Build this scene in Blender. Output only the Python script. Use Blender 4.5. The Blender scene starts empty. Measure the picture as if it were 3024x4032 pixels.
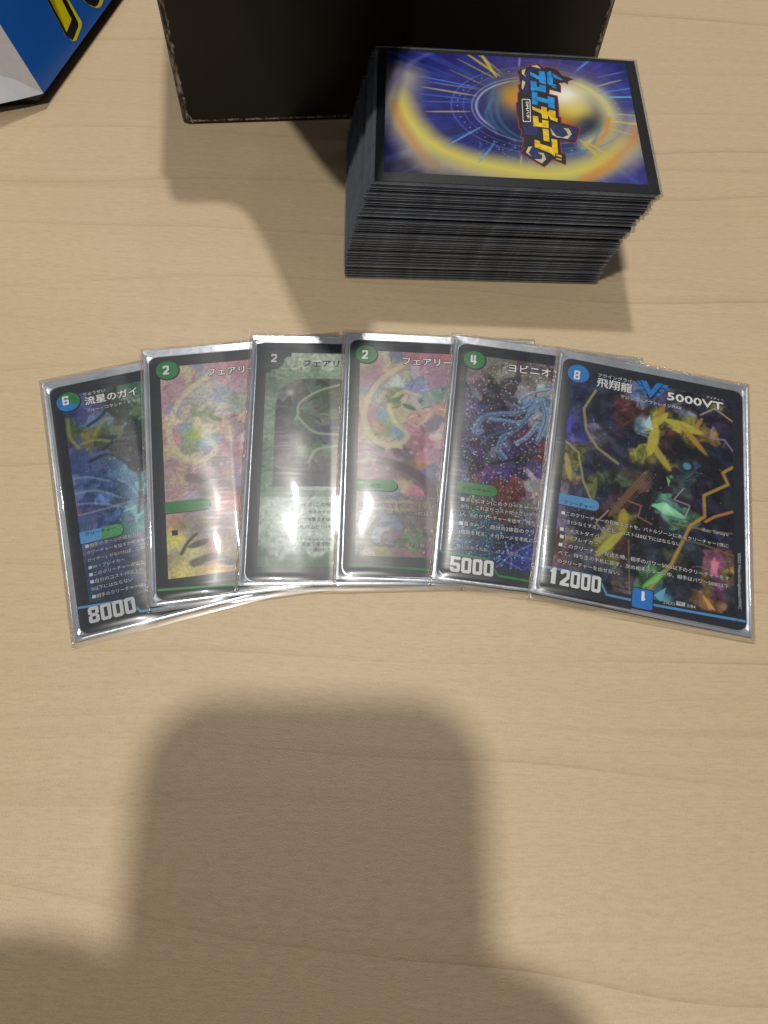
import bpy, bmesh, math, random
import numpy as np

random.seed(7)
rng = np.random.default_rng(11)
MM = 0.001
SC = bpy.context.scene
COL = SC.collection

# ------------------------------------------------------------------ camera
F_PX, CAM_H = 3002.11, 215.214                       # focal length in photo pixels, lens height above the table (mm)
PITCH, ROLL = math.radians(63.8884), math.radians(-5.58355)
fw = np.array([0, math.cos(PITCH), -math.sin(PITCH)])
rt = np.array([1.0, 0, 0])
dn = np.cross(fw, rt)
c_, s_ = math.cos(ROLL), math.sin(ROLL)
RIGHT, DOWN = c_ * rt + s_ * dn, -s_ * rt + c_ * dn
cam_d = bpy.data.cameras.new('camera')
cam_d.sensor_fit = 'VERTICAL'
cam_d.sensor_height = 24.0
cam_d.lens = 24.0 * F_PX / 4032
cam_d.clip_start, cam_d.clip_end = 0.0005, 50
cam = bpy.data.objects.new('camera', cam_d)
COL.objects.link(cam)
from mathutils import Matrix, Vector
up = -DOWN
cam.matrix_world = Matrix(((RIGHT[0], up[0], -fw[0], 0), (RIGHT[1], up[1], -fw[1], 0),
                           (RIGHT[2], up[2], -fw[2], CAM_H * MM), (0, 0, 0, 1)))
SC.camera = cam


def unp(px, z=0.0):
    """photo pixel (3024 x 4032) -> point (mm) on the horizontal plane z"""
    d = RIGHT * ((px[0] - 1512) / F_PX) + DOWN * ((px[1] - 2016) / F_PX) + fw
    return np.array([0, 0, CAM_H]) + d * ((z - CAM_H) / d[2])


# ------------------------------------------------------------------ light: room ambience and a grid of ceiling downlights
SC.view_settings.view_transform = 'Standard'
SC.view_settings.look = 'None'
SC.view_settings.exposure = 0.0
SC.view_settings.gamma = 1.0
SC.view_settings.use_curve_mapping = False
world = bpy.data.worlds.new('World')
SC.world = world
world.use_nodes = True
bg = world.node_tree.nodes['Background']
bg.inputs['Color'].default_value = (0.93, 0.95, 1.0, 1)
bg.inputs['Strength'].default_value = 0.095


def downlight(x, y, watts, spread=180, color=(1.0, 0.96, 0.895), size=0.08):
    l = bpy.data.lights.new('ceiling_downlight', 'AREA')
    l.shape = 'DISK'
    l.size = size
    l.energy = watts
    l.color = color
    l.spread = math.radians(spread)
    o = bpy.data.objects.new('ceiling_downlight', l)
    o.location = (x * MM, y * MM, 1.5)
    COL.objects.link(o)


downlight(-55, -180, 4.15, 110, size=0.07)         # over the photographer: phone shadow
downlight(-65, 830, 4.5, 100)          # behind the deck: shadows towards the viewer, glare on the sleeves
downlight(-1650, 690, 2.0)
downlight(-98, 1620, 1.7)
downlight(1530, 795, 0.9)
downlight(1530, -180, 1.0)
downlight(-1650, -180, 1.0)


# ------------------------------------------------------------------ helpers
def lin(c):
    c = np.asarray(c, float)
    return np.where(c <= 0.04045, c / 12.92, ((c + 0.055) / 1.055) ** 2.4)


def rgb(r, g, b):
    l = lin(np.array([r, g, b]) / 255.0)
    return (float(l[0]), float(l[1]), float(l[2]), 1.0)


class NT:
    def __init__(self, name):
        self.m = bpy.data.materials.new(name)
        self.m.use_nodes = True
        self.t = self.m.node_tree
        self.t.nodes.clear()
        self.out = self.t.nodes.new('ShaderNodeOutputMaterial')

    def n(self, typ, **kw):
        nd = self.t.nodes.new(typ)
        for k, v in kw.items():
            if k in nd.inputs:
                nd.inputs[k].default_value = v
            else:
                setattr(nd, k, v)
        return nd

    def l(self, a, b):
        self.t.links.new(a, b)

    def math(self, op, a, b=None, clamp=False):
        nd = self.t.nodes.new('ShaderNodeMath')
        nd.operation = op
        nd.use_clamp = clamp
        for i, v in enumerate((a, b)):
            if v is None:
                continue
            if isinstance(v, (int, float)):
                nd.inputs[i].default_value = v
            else:
                self.l(v, nd.inputs[i])
        return nd.outputs[0]

    def ramp(self, fac, stops):
        nd = self.t.nodes.new('ShaderNodeValToRGB')
        e = nd.color_ramp.elements
        while len(e) < len(stops):
            e.new(0.5)
        for el, (p, c) in zip(e, stops):
            el.position = p
            el.color = c if len(c) == 4 else (*c, 1)
        self.l(fac, nd.inputs[0])
        return nd.outputs[0]

    def noise(self, vec, scale, detail=3, rough=0.55, dist=0.0):
        nd = self.n('ShaderNodeTexNoise', Scale=scale, Detail=detail, Roughness=rough, Distortion=dist)
        self.l(vec, nd.inputs['Vector'])
        return nd.outputs[0]

    def coords(self, scale=(1, 1, 1), rot=0.0, loc=(0, 0, 0)):
        tc = self.t.nodes.new('ShaderNodeTexCoord')
        mp = self.n('ShaderNodeMapping')
        mp.inputs['Scale'].default_value = scale
        mp.inputs['Rotation'].default_value = (0, 0, rot)
        mp.inputs['Location'].default_value = loc
        self.l(tc.outputs['Object'], mp.inputs['Vector'])
        return mp.outputs[0]

    def principled(self, **kw):
        p = self.n('ShaderNodeBsdfPrincipled')
        for k, v in kw.items():
            p.inputs[k.replace('_', ' ')].default_value = v
        return p

    def bump(self, h, strength, dist):
        b = self.n('ShaderNodeBump', Strength=strength, Distance=dist)
        self.l(h, b.inputs['Height'])
        return b.outputs[0]

    def done(self, shader):
        self.l(shader, self.out.inputs[0])
        return self.m


def plain(name, col, rough=0.5, metallic=0.0, spec=0.5, var=0.06, scale=300):
    """one paint colour with a faint mottling"""
    t = NT(name)
    f = t.noise(t.coords(), scale, 4)
    a = tuple(max(0, c * (1 - var * 2)) for c in col[:3])
    b = tuple(min(1, c * (1 + var * 2)) for c in col[:3])
    p = t.principled(Roughness=rough, Metallic=metallic)
    p.inputs['Specular IOR Level'].default_value = spec
    t.l(t.ramp(f, [(0.25, a), (0.75, b)]), p.inputs['Base Color'])
    return t.done(p.outputs[0])


def mat_wood():
    t = NT('maple_laminate')
    R = math.radians(-3.5)
    warp = t.noise(t.coords((1.6, 5, 1), R), 2.2, 2)
    v = t.coords((1, 1, 1), R)
    vs = t.n('ShaderNodeSeparateXYZ'); t.l(v, vs.inputs[0])
    yy = t.math('ADD', vs.outputs[1], t.math('MULTIPLY', t.math('SUBTRACT', warp, 0.5), 0.030))
    cmb = t.n('ShaderNodeCombineXYZ'); t.l(vs.outputs[0], cmb.inputs[0]); t.l(yy, cmb.inputs[1])

    def stretched(sx, sy, off=0.0):
        m = t.n('ShaderNodeMapping'); m.inputs['Scale'].default_value = (sx, sy, 1); m.inputs['Location'].default_value = (off, off, 0)
        t.l(cmb.outputs[0], m.inputs['Vector']); return m.outputs[0]
    broad = t.noise(stretched(1.2, 9), 1.0, 2, 0.5)
    fine = t.noise(stretched(9, 520), 1.0, 4, 0.6)
    fleck = t.noise(stretched(240, 1500, 3), 1.0, 2, 0.6)
    pore = t.noise(v, 1500, 2, 0.6)
    contour = t.noise(stretched(2.4, 8, 7), 1.0, 1.5, 0.45)
    band = t.math('FRACT', t.math('ADD', t.math('MULTIPLY', yy, 31.0), t.math('MULTIPLY', contour, 2.6)))
    line = t.ramp(band, [(0.0, (1, 1, 1)), (0.022, (0.35, 0.35, 0.35)), (0.10, (0, 0, 0)), (1.0, (0.0, 0.0, 0.0))])
    thin = t.noise(stretched(3.0, 130, 19), 1.0, 2, 0.5)
    line2 = t.ramp(thin, [(0.60, (0, 0, 0)), (0.70, (0.42, 0.42, 0.42))])
    brk = t.noise(stretched(5, 60, 11), 1.0, 3, 0.6)
    brk2 = t.ramp(brk, [(0.36, (0.15, 0.15, 0.15)), (0.62, (1, 1, 1))])
    base = t.ramp(broad, [(0.25, rgb(198, 176, 141)), (0.5, rgb(201, 179, 145)), (0.78, rgb(205, 184, 150))])
    mx = t.n('ShaderNodeMix', data_type='RGBA', blend_type='MULTIPLY')
    mx.inputs[0].default_value = 1.0
    t.l(base, mx.inputs[6])
    t.l(t.ramp(fine, [(0.3, (0.965, 0.96, 0.95)), (0.62, (1.01, 1.01, 1.01))]), mx.inputs[7])
    mx2 = t.n('ShaderNodeMix', data_type='RGBA', blend_type='MULTIPLY')
    t.l(mx.outputs[2], mx2.inputs[6])
    mx2.inputs[7].default_value = (0.74, 0.66, 0.58, 1)
    both = t.math('MAXIMUM', t.math('MULTIPLY', line, 0.8), t.math('MULTIPLY', line2, 0.55))
    t.l(t.math('MULTIPLY', both, brk2, clamp=True), mx2.inputs[0])
    mx3 = t.n('ShaderNodeMix', data_type='RGBA', blend_type='MULTIPLY')
    mx3.inputs[0].default_value = 1.0
    t.l(mx2.outputs[2], mx3.inputs[6])
    mot = t.math('ADD', t.math('MULTIPLY', fleck, 0.6), t.math('MULTIPLY', pore, 0.4))
    t.l(t.ramp(mot, [(0.36, (0.90, 0.895, 0.88)), (0.52, (1, 1, 1)), (0.66, (1.05, 1.05, 1.05))]), mx3.inputs[7])
    p = t.principled(Roughness=0.42)
    p.inputs['Specular IOR Level'].default_value = 0.45
    t.l(mx3.outputs[2], p.inputs['Base Color'])
    grain = t.noise(t.coords(), 2600, 2, 0.6)
    t.l(t.bump(grain, 0.55, 0.00018), p.inputs['Normal'])
    return t.done(p.outputs[0])


def mat_film(name, seam=False):
    """clear plastic film: see-through, with a sharp and a hazy, scratched reflection"""
    t = NT(name)
    tr = t.n('ShaderNodeBsdfTransparent'); tr.inputs[0].default_value = (0.955, 0.96, 0.965, 1)
    if seam:
        g = t.n('ShaderNodeBsdfGlossy', Roughness=0.16)
        g.inputs[0].default_value = (1, 1, 1, 1)
        h = t.noise(t.coords(), 900, 3, 0.7)
        t.l(t.bump(h, 0.9, 0.0006), g.inputs['Normal'])
        d = t.n('ShaderNodeBsdfDiffuse'); d.inputs[0].default_value = (0.55, 0.5, 0.46, 1)
        m0 = t.n('ShaderNodeMixShader'); m0.inputs[0].default_value = 0.20
        tr.inputs[0].default_value = (0.86, 0.83, 0.80, 1)
        t.l(tr.outputs[0], m0.inputs[1]); t.l(d.outputs[0], m0.inputs[2])
        m = t.n('ShaderNodeMixShader'); m.inputs[0].default_value = 0.13
        t.l(m0.outputs[0], m.inputs[1]); t.l(g.outputs[0], m.inputs[2])
        return t.done(m.outputs[0])
    fr = t.n('ShaderNodeFresnel', IOR=1.5)
    sharp = t.n('ShaderNodeBsdfGlossy', Roughness=0.035)
    haze = t.n('ShaderNodeBsdfGlossy', Roughness=0.27)
    oi = t.n('ShaderNodeObjectInfo')
    va = t.n('ShaderNodeVectorMath', operation='MULTIPLY_ADD')
    t.l(oi.outputs['Random'], va.inputs[0]); va.inputs[1].default_value = (3.1, 2.3, 0); t.l(t.coords(), va.inputs[2])
    v = va.outputs[0]
    wob = t.noise(v, 38, 2, 0.5)
    t.l(t.bump(wob, 0.12, 0.0008), sharp.inputs['Normal'])
    # scratches: short bright hairlines in a rubbed pattern
    sc = t.n('ShaderNodeMapping'); sc.inputs['Rotation'].default_value = (0, 0, 0.35); sc.inputs['Scale'].default_value = (90, 1100, 1)
    t.l(v, sc.inputs['Vector'])
    hair = t.noise(sc.outputs[0], 1.0, 3, 0.7, 0.6)
    hf = t.ramp(hair, [(0.52, (0, 0, 0)), (0.78, (1, 1, 1))])
    hz = t.math('ADD', t.math('MULTIPLY', hf, 0.04), 0.038)
    m1 = t.n('ShaderNodeMixShader')
    t.l(hz, m1.inputs[0]); t.l(tr.outputs[0], m1.inputs[1]); t.l(haze.outputs[0], m1.inputs[2])
    m2 = t.n('ShaderNodeMixShader')
    t.l(t.math('MULTIPLY', fr.outputs[0], 1.5, clamp=True), m2.inputs[0])
    t.l(m1.outputs[0], m2.inputs[1]); t.l(sharp.outputs[0], m2.inputs[2])
    return t.done(m2.outputs[0])


def mat_print(name, rough=0.32, foil=0.0):
    """printed picture: colour stored on the mesh, optional foil lustre"""
    t = NT(name)
    a = t.n('ShaderNodeAttribute'); a.attribute_name = 'ink'
    p = t.principled(Roughness=rough, Metallic=foil)
    p.inputs['Specular IOR Level'].default_value = 0.25
    t.l(a.outputs[0], p.inputs['Base Color'])
    if foil > 0:
        h = t.n('ShaderNodeTexVoronoi', Scale=1700.0)
        t.l(t.coords(), h.inputs['Vector'])
        t.l(t.bump(h.outputs['Distance'], 0.16, 0.0004), p.inputs['Normal'])
    return t.done(p.outputs[0])


def mat_sleeve_back():
    t = NT('silvery_sleeve_inside')
    v = t.coords()
    f = t.noise(v, 90, 4, 0.6)
    p = t.principled(Roughness=0.27, Metallic=0.55)
    t.l(t.ramp(f, [(0.3, (0.40, 0.43, 0.48)), (0.7, (0.54, 0.57, 0.61))]), p.inputs['Base Color'])
    t.l(t.bump(t.noise(v, 500, 3), 0.12, 0.0004), p.inputs['Normal'])
    return t.done(p.outputs[0])


def mat_speckled_black(name='speckled_black_print'):
    t = NT(name)
    f = t.noise(t.coords(), 2200, 2, 0.7)
    p = t.principled(Roughness=0.38)
    t.l(t.ramp(f, [(0.55, (0.0075, 0.0085, 0.011)), (0.78, (0.035, 0.04, 0.05))]), p.inputs['Base Color'])
    t.l(t.bump(f, 0.3, 0.0001), p.inputs['Normal'])
    return t.done(p.outputs[0])


def mat_deck_edge(name, alpha, lo, hi):
    t = NT(name)
    tr = t.n('ShaderNodeBsdfTransparent'); tr.inputs[0].default_value = (0.86, 0.86, 0.87, 1)
    d = t.principled(Roughness=0.25)
    f = t.noise(t.coords((120, 120, 40)), 1.0, 3, 0.7)
    t.l(t.ramp(f, [(0.3, lo), (0.75, hi)]), d.inputs['Base Color'])
    m = t.n('ShaderNodeMixShader'); m.inputs[0].default_value = alpha
    t.l(tr.outputs[0], m.inputs[1]); t.l(d.outputs[0], m.inputs[2])
    return t.done(m.outputs[0])


def mat_carton():
    t = NT('black_carton_board')
    v = t.coords()
    f = t.noise(v, 14, 3)
    sp = t.noise(v, 210, 2, 0.7)
    p = t.principled(Roughness=0.42)
    p.inputs['Specular IOR Level'].default_value = 0.4
    mx = t.n('ShaderNodeMix', data_type='RGBA')
    t.l(t.ramp(sp, [(0.735, (0, 0, 0)), (0.78, (0.7, 0.7, 0.7))]), mx.inputs[0])
    t.l(t.ramp(f, [(0.3, (0.0065, 0.0058, 0.0052)), (0.7, (0.011, 0.0098, 0.0088))]), mx.inputs[6])
    mx.inputs[7].default_value = (0.10, 0.09, 0.08, 1)
    t.l(mx.outputs[2], p.inputs['Base Color'])
    return t.done(p.outputs[0])


def mat_worn():
    t = NT('rubbed_carton_edge')
    v = t.coords((1, 1, 0.35))
    f = t.noise(v, 420, 5, 0.75, 0.8)
    p = t.principled(Roughness=0.8)
    t.l(t.ramp(f, [(0.42, (0.012, 0.011, 0.010)), (0.50, (0.16, 0.13, 0.10)), (0.60, (0.42, 0.38, 0.33))]), p.inputs['Base Color'])
    t.l(t.bump(f, 0.6, 0.0006), p.inputs['Normal'])
    return t.done(p.outputs[0])


M = dict(
    wood=mat_wood(), film=mat_film('clear_sleeve_film'), seam=mat_film('frosted_sleeve_seam', True),
    back=mat_sleeve_back(), black=plain('card_border_black', rgb(36, 41, 50), 0.35, var=0.12, scale=500),
    print=mat_print('card_picture_print', 0.3, 0.0), foil=mat_print('foil_picture_print', 0.34, 0.2),
    white=plain('white_ink', rgb(226, 226, 226), 0.45, var=0.03), grey=plain('pale_grey_ink', rgb(196, 200, 202), 0.45, var=0.03),
    dark=plain('black_ink_and_shade', rgb(18, 20, 26), 0.5, var=0.05),
    green=plain('green_ink', rgb(38, 122, 62), 0.4, var=0.1, scale=600), blue=plain('blue_ink', rgb(30, 122, 196), 0.4, var=0.08, scale=600),
    ltgreen=plain('light_green_ink', rgb(72, 150, 92), 0.4, var=0.1), ltblue=plain('light_blue_ink', rgb(84, 148, 200), 0.4, var=0.08),
    speck=mat_speckled_black(), edge=mat_deck_edge('stacked_sleeve_film', 0.14, (0.24, 0.27, 0.31), (0.48, 0.52, 0.58)), edgeline=mat_deck_edge('stacked_sleeve_edge', 0.85, (0.22, 0.24, 0.27), (0.88, 0.93, 1.0)), sleeve=plain('black_sleeve_plastic', rgb(22, 30, 44), 0.3, var=0.25, scale=120),
    carton=mat_carton(), worn=mat_worn(),
    logoblue=plain('logo_blue_ink', rgb(28, 140, 214), 0.4, var=0.22, scale=420), logoyel=plain('logo_yellow_ink', rgb(226, 182, 24), 0.4, var=0.2, scale=420),
    crimson=plain('crimson_ink', rgb(150, 28, 52), 0.45, var=0.08), navy=plain('navy_ink', rgb(34, 38, 92), 0.45, var=0.25, scale=500),
    cream=plain('cream_ink', rgb(196, 188, 138), 0.45, var=0.15, scale=500),
)


def mesh_obj(name, verts, faces, mats, parent=None, face_mats=None, smooth=False, ink=None, label=None):
    me = bpy.data.meshes.new(name)
    me.from_pydata((np.asarray(verts, float) * MM).tolist(), [], [list(map(int, f)) for f in faces])
    for m in (mats if isinstance(mats, (list, tuple)) else [mats]):
        me.materials.append(m)
    if face_mats is not None:
        me.polygons.foreach_set('material_index', np.asarray(face_mats, np.int32))
    if smooth:
        me.polygons.foreach_set('use_smooth', np.ones(len(me.polygons), bool))
    if ink is not None:
        at = me.color_attributes.new('ink', 'FLOAT_COLOR', 'POINT')
        at.data.foreach_set('color', np.c_[ink, np.ones(len(ink))].astype(np.float32).ravel())
    me.update()
    o = bpy.data.objects.new(name, me)
    COL.objects.link(o)
    if parent is not None:
        o.parent = parent
    if label:
        o['label'] = label
    return o


def thing(name, label, cat, loc=(0, 0, 0), rz=0.0, group=None):
    o = bpy.data.objects.new(name, None)
    o.empty_display_size = 0.01
    o.location = tuple(v * MM for v in loc)
    o.rotation_euler = (0, 0, rz)
    o['label'], o['category'] = label, cat
    if group:
        o['group'] = group
    COL.objects.link(o)
    return o


def rrect(x0, y0, x1, y1, r, n=7):
    pts = []
    for cx, cy, a0 in ((x1 - r, y1 - r, 0), (x0 + r, y1 - r, 90), (x0 + r, y0 + r, 180), (x1 - r, y0 + r, 270)):
        for i in range(n + 1):
            a = math.radians(a0 + 90 * i / n)
            pts.append((cx + r * math.cos(a), cy + r * math.sin(a)))
    return pts


def slab(pts, z0, z1):
    """closed prism from a counter-clockwise outline; z1 may be a function of (x, y)"""
    n = len(pts)
    f1 = z1 if callable(z1) else (lambda x, y: z1)
    f0 = z0 if callable(z0) else (lambda x, y: z0)
    V = [(x, y, f1(x, y)) for x, y in pts] + [(x, y, f0(x, y)) for x, y in pts]
    Fc = [list(range(n)), list(range(2 * n - 1, n - 1, -1))]
    for i in range(n):
        j = (i + 1) % n
        Fc.append([i, n + i, n + j, j])
    return V, Fc


def grid(x0, x1, y0, y1, nx, ny):
    X, Y = np.meshgrid(np.linspace(x0, x1, nx), np.linspace(y0, y1, ny))
    idx = np.arange(nx * ny).reshape(ny, nx)
    Fc = np.stack([idx[:-1, :-1], idx[:-1, 1:], idx[1:, 1:], idx[1:, :-1]], -1).reshape(-1, 4)
    return X, Y, Fc


# ------------------------------------------------------------------ painting prints with numpy (colours kept on the mesh)
def vnoise(X, Y, seed):
    r = np.random.default_rng(seed)
    T = r.random((64, 64))
    xi, yi = np.floor(X).astype(int), np.floor(Y).astype(int)
    fx, fy = X - xi, Y - yi
    fx, fy = fx * fx * (3 - 2 * fx), fy * fy * (3 - 2 * fy)
    g = lambda a, b: T[(yi + b) % 64, (xi + a) % 64]
    return (g(0, 0) * (1 - fx) + g(1, 0) * fx) * (1 - fy) + (g(0, 1) * (1 - fx) + g(1, 1) * fx) * fy


def fbm(X, Y, s, seed, oct=4):
    o, a, t = 0, 0.5, 0
    for i in range(oct):
        o = o + a * vnoise(X * s * 2 ** i + 7.3 * i, Y * s * 2 ** i - 3.1 * i, seed + i)
        t += a
        a *= 0.55
    return o / t


class Paint:
    def __init__(self, X, Y, seed=1):
        self.X, self.Y, self.seed = X, Y, seed
        self.c = np.zeros(X.shape + (3,))

    def blobs(self, pts, warp=2.5, sharp=3.2, lines=0.5, shards=0, tone=(0.55, 1.45)):
        """patchwork of colour areas around (x, y, (r, g, b)[, weight]), inked along their borders"""
        wx = self.X + warp * 1.6 * (fbm(self.X, self.Y, 0.22, self.seed) - 0.5) * 2 + 0.35 * (fbm(self.X, self.Y, 0.9, self.seed + 3) - 0.5) * 2
        wy = self.Y + warp * 1.6 * (fbm(self.X, self.Y, 0.22, self.seed + 20) - 0.5) * 2 + 0.35 * (fbm(self.X, self.Y, 0.9, self.seed + 23) - 0.5) * 2
        num, den = 0, 1e-30
        if shards:                                    # break every area into smaller pieces of slightly different tone
            g = np.random.default_rng(self.seed + 5)
            pts = [p for p in pts] + [(p[0] + g.normal(0, 2.2), p[1] + g.normal(0, 2.2), tuple(np.clip(np.array(p[2]) * g.uniform(*tone) + g.normal(0, 8, 3), 0, 255)), 0.9) for p in pts for _ in range(shards)]
        w1 = np.zeros(self.X.shape); w2 = np.zeros(self.X.shape)
        for p in pts:
            k = p[3] if len(p) > 3 else 1.0
            w = (k / (((wx - p[0]) ** 2 + (wy - p[1]) ** 2) + 0.8)) ** sharp
            num = num + w[..., None] * np.array(p[2]) / 255.0
            den = den + w
            w2 = np.where(w > w1, w1, np.maximum(w2, w))
            w1 = np.maximum(w1, w)
        self.c = num / den[..., None]
        if lines:
            gate = np.clip((fbm(self.X, self.Y, 0.16, self.seed + 40) - 0.42) * 6, 0, 1)
            ln = np.clip((w2 / (w1 + 1e-30) - 0.62) / 0.3, 0, 1) * gate
            self.c = self.c * (1 - lines * ln[..., None])
        return self

    def mix(self, a, col):
        a = np.clip(a, 0, 1)[..., None]
        self.c = self.c * (1 - a) + a * np.array(col) / 255.0
        return self

    def texture(self, amt=0.25, s=0.9, seed=50):
        n = fbm(self.X, self.Y, s, self.seed + seed, 4) - 0.5
        self.c = np.clip(self.c * (1 + amt * 3 * n[..., None]), 0, 1)
        return self

    def dist(self, poly):
        d = np.full(self.X.shape, 1e9)
        for (x0, y0), (x1, y1) in zip(poly[:-1], poly[1:]):
            vx, vy = x1 - x0, y1 - y0
            t = np.clip(((self.X - x0) * vx + (self.Y - y0) * vy) / (vx * vx + vy * vy + 1e-9), 0, 1)
            d = np.minimum(d, np.hypot(self.X - x0 - t * vx, self.Y - y0 - t * vy))
        return d

    def stroke(self, poly, w, col, soft=0.3, a=1.0, taper=False):
        if taper:                                  # pointed at both ends
            (x0, y0), (x1, y1) = poly[0], poly[-1]
            L = math.hypot(x1 - x0, y1 - y0)
            t = np.clip(((self.X - x0) * (x1 - x0) + (self.Y - y0) * (y1 - y0)) / (L * L), 0, 1)
            w = w * np.sqrt(np.clip(4 * t * (1 - t), 0.01, 1))
        return self.mix(a * np.clip((w - self.dist(poly)) / soft + 0.5, 0, 1), col)

    def curve(self, poly, w, col, soft=0.3, a=1.0):
        return self.stroke(spline(poly), w, col, soft, a)

    def disc(self, x, y, r, col, soft=0.3, a=1.0, ry=None):
        ry = ry or r
        d = np.hypot((self.X - x) / r, (self.Y - y) / ry)
        return self.mix(a * np.clip((1 - d) * r / soft + 0.5, 0, 1), col)

    def glow(self, x, y, r, col, a=1.0, ry=None):
        ry = ry or r
        return self.mix(a * np.exp(-(((self.X - x) / r) ** 2 + ((self.Y - y) / ry) ** 2)), col)

    def window(self, x, y, r):
        xs, ys = self.X[0], self.Y[:, 0]
        return slice(np.searchsorted(ys, y - r), np.searchsorted(ys, y + r)), slice(np.searchsorted(xs, x - r), np.searchsorted(xs, x + r))

    def flecks(self, n, box, cols, r=0.22, seed=3):  # on the foil cards these dots paint in the glitter's glints
        g = np.random.default_rng(seed)
        for i in range(n):
            x, y = g.uniform(box[0], box[2]), g.uniform(box[1], box[3])
            rr = r * g.uniform(0.6, 1.5)
            w = self.window(x, y, rr + 0.5)
            a = (g.uniform(0.5, 1) * np.clip((rr - np.hypot(self.X[w] - x, self.Y[w] - y)) / 0.2 + 0.5, 0, 1))[..., None]
            self.c[w] = self.c[w] * (1 - a) + a * np.array(cols[int(g.integers(len(cols)))]) / 255.0
        return self

    def dabs(self, n, seed, size=(0.8, 3.0), amp=0.5, width=0.34):
        """short brush strokes along a flow, lighter or darker than the colour they start on"""
        g = np.random.default_rng(seed)
        x0, x1, y0, y1 = self.X.min(), self.X.max(), self.Y.min(), self.Y.max()
        flow = fbm(self.X, self.Y, 0.07, seed, 2)
        for i in range(n):
            x, y, L = g.uniform(x0, x1), g.uniform(y0, y1), g.uniform(*size)
            w = self.window(x, y, L + 0.6)
            if self.X[w].size < 4:
                continue
            j = (min(np.searchsorted(self.Y[:, 0], y), self.c.shape[0] - 1), min(np.searchsorted(self.X[0], x), self.c.shape[1] - 1))
            a = flow[j] * 14 + g.normal(0, 0.35)
            col = self.c[j] * (1 + amp * g.choice([-1.0, 0.9])) + g.normal(0, 0.03, 3)
            dx, dy = self.X[w] - x, self.Y[w] - y
            t = np.clip((dx * math.cos(a) + dy * math.sin(a)) / L, -1, 1)
            d = np.hypot(dx - t * L * math.cos(a), dy - t * L * math.sin(a) - 0.25 * L * (t * t - 0.5) * (0.5 - flow[j]) * 4)
            wd = width * g.uniform(0.5, 1.4) * np.sqrt(np.clip(1 - t * t, 0.02, 1))
            al = (0.8 * np.clip((wd - d) / 0.22 + 0.5, 0, 1))[..., None]
            self.c[w] = self.c[w] * (1 - al) + al * np.clip(col, 0, 1)
        return self

    def ink(self, sat=0.86, gain=0.95):  # lower saturation puts the sleeve film's milky veil into the colours
        g = self.c.mean(-1, keepdims=True)
        return lin(np.clip((g + (self.c - g) * sat) * gain, 0, 1)).reshape(-1, 3)


def spline(P, n=10):
    P = [np.array(p, float) for p in P]
    P = [2 * P[0] - P[1]] + P + [2 * P[-1] - P[-2]]
    out = []
    for i in range(1, len(P) - 2):
        for k in range(n):
            t = k / n
            a, b, c, d = P[i - 1], P[i], P[i + 1], P[i + 2]
            out.append(0.5 * (2 * b + (c - a) * t + (2 * a - 5 * b + 4 * c - d) * t * t + (3 * b - a - 3 * c + d) * t ** 3))
    out.append(P[-2])
    return [tuple(p) for p in out]


# ------------------------------------------------------------------ lettering
_tc = bpy.data.curves.new('lettering', 'FONT')
_to = bpy.data.objects.new('lettering', _tc)
COL.objects.link(_to)


def glyphs(body, bold=0.0):
    _tc.body, _tc.size, _tc.offset, _tc.resolution_u = body, 1.0, bold, 2
    bpy.context.view_layer.update()
    me = bpy.data.meshes.new_from_object(_to.evaluated_get(bpy.context.evaluated_depsgraph_get()))
    V = np.empty(len(me.vertices) * 3); me.vertices.foreach_get('co', V)
    Fc = [list(p.vertices) for p in me.polygons]
    bpy.data.meshes.remove(me)
    return V.reshape(-1, 3)[:, :2], Fc


# condensed block numerals on a 6 x 10 raster; a b c d are corner cells cut off at the upper left, upper right, lower left, lower right
DIG = {'0': 'a####b ###### ##..## ##..## ##..## ##..## ##..## ##..## ###### c####d',
       '1': '.a##.. a###.. ####.. .###.. .###.. .###.. .###.. .###.. .###.. .###..',
       '2': 'a####b ###### ##..## ....## ...a## ..a##d .a##d. a##d.. ###### ######',
       '4': '##.##. ##.##. ##.##. ##.##. ##.##. ##.##. ###### ###### ...##. ...##.',
       '5': '###### ###### ##.... ##.... #####b ###### ....## ##..## ###### c####d',
       '6': 'a####b ###### ##..## ##.... #####b ###### ##..## ##..## ###### c####d',
       '8': 'a####b ###### ##..## ##..## c####d a####b ##..## ##..## ###### c####d'}


def block_digits(s, w=0.56, gap=0.14):
    """numerals of height 1; returns (verts, faces)"""
    V, Fc, x = [], [], 0.0
    for ch in s:
        rows = DIG[ch].split()
        cw, rh = w / 6, 1 / len(rows)
        for r, row in enumerate(rows):
            y1, y0 = 1 - r * rh, 1 - (r + 1) * rh
            k = 0
            while k < 6:
                xa, xb = x + k * cw, x + (k + 1) * cw
                q = {'a': [(xa, y0), (xb, y0), (xb, y1)], 'b': [(xa, y0), (xb, y0), (xa, y1)], 'c': [(xa, y1), (xb, y0), (xb, y1)], 'd': [(xa, y0), (xb, y1), (xa, y1)]}.get(row[k])
                if row[k] == '#':
                    e = k
                    while e < 6 and row[e] == '#':
                        e += 1
                    q = [(xa, y0), (x + e * cw, y0), (x + e * cw, y1), (xa, y1)]
                    k = e - 1
                if q:
                    Fc.append([len(V) + i for i in range(len(q))])
                    V += q
                k += 1
        x += w * (1 + gap)
    return np.array(V), Fc


# ------------------------------------------------------------------ table
V, Fc = slab(rrect(-1100, -290, 1100, 760, 12), -28, 0)
table = mesh_obj('table_top', V, Fc, M['wood'])
table['kind'] = 'structure'

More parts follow.
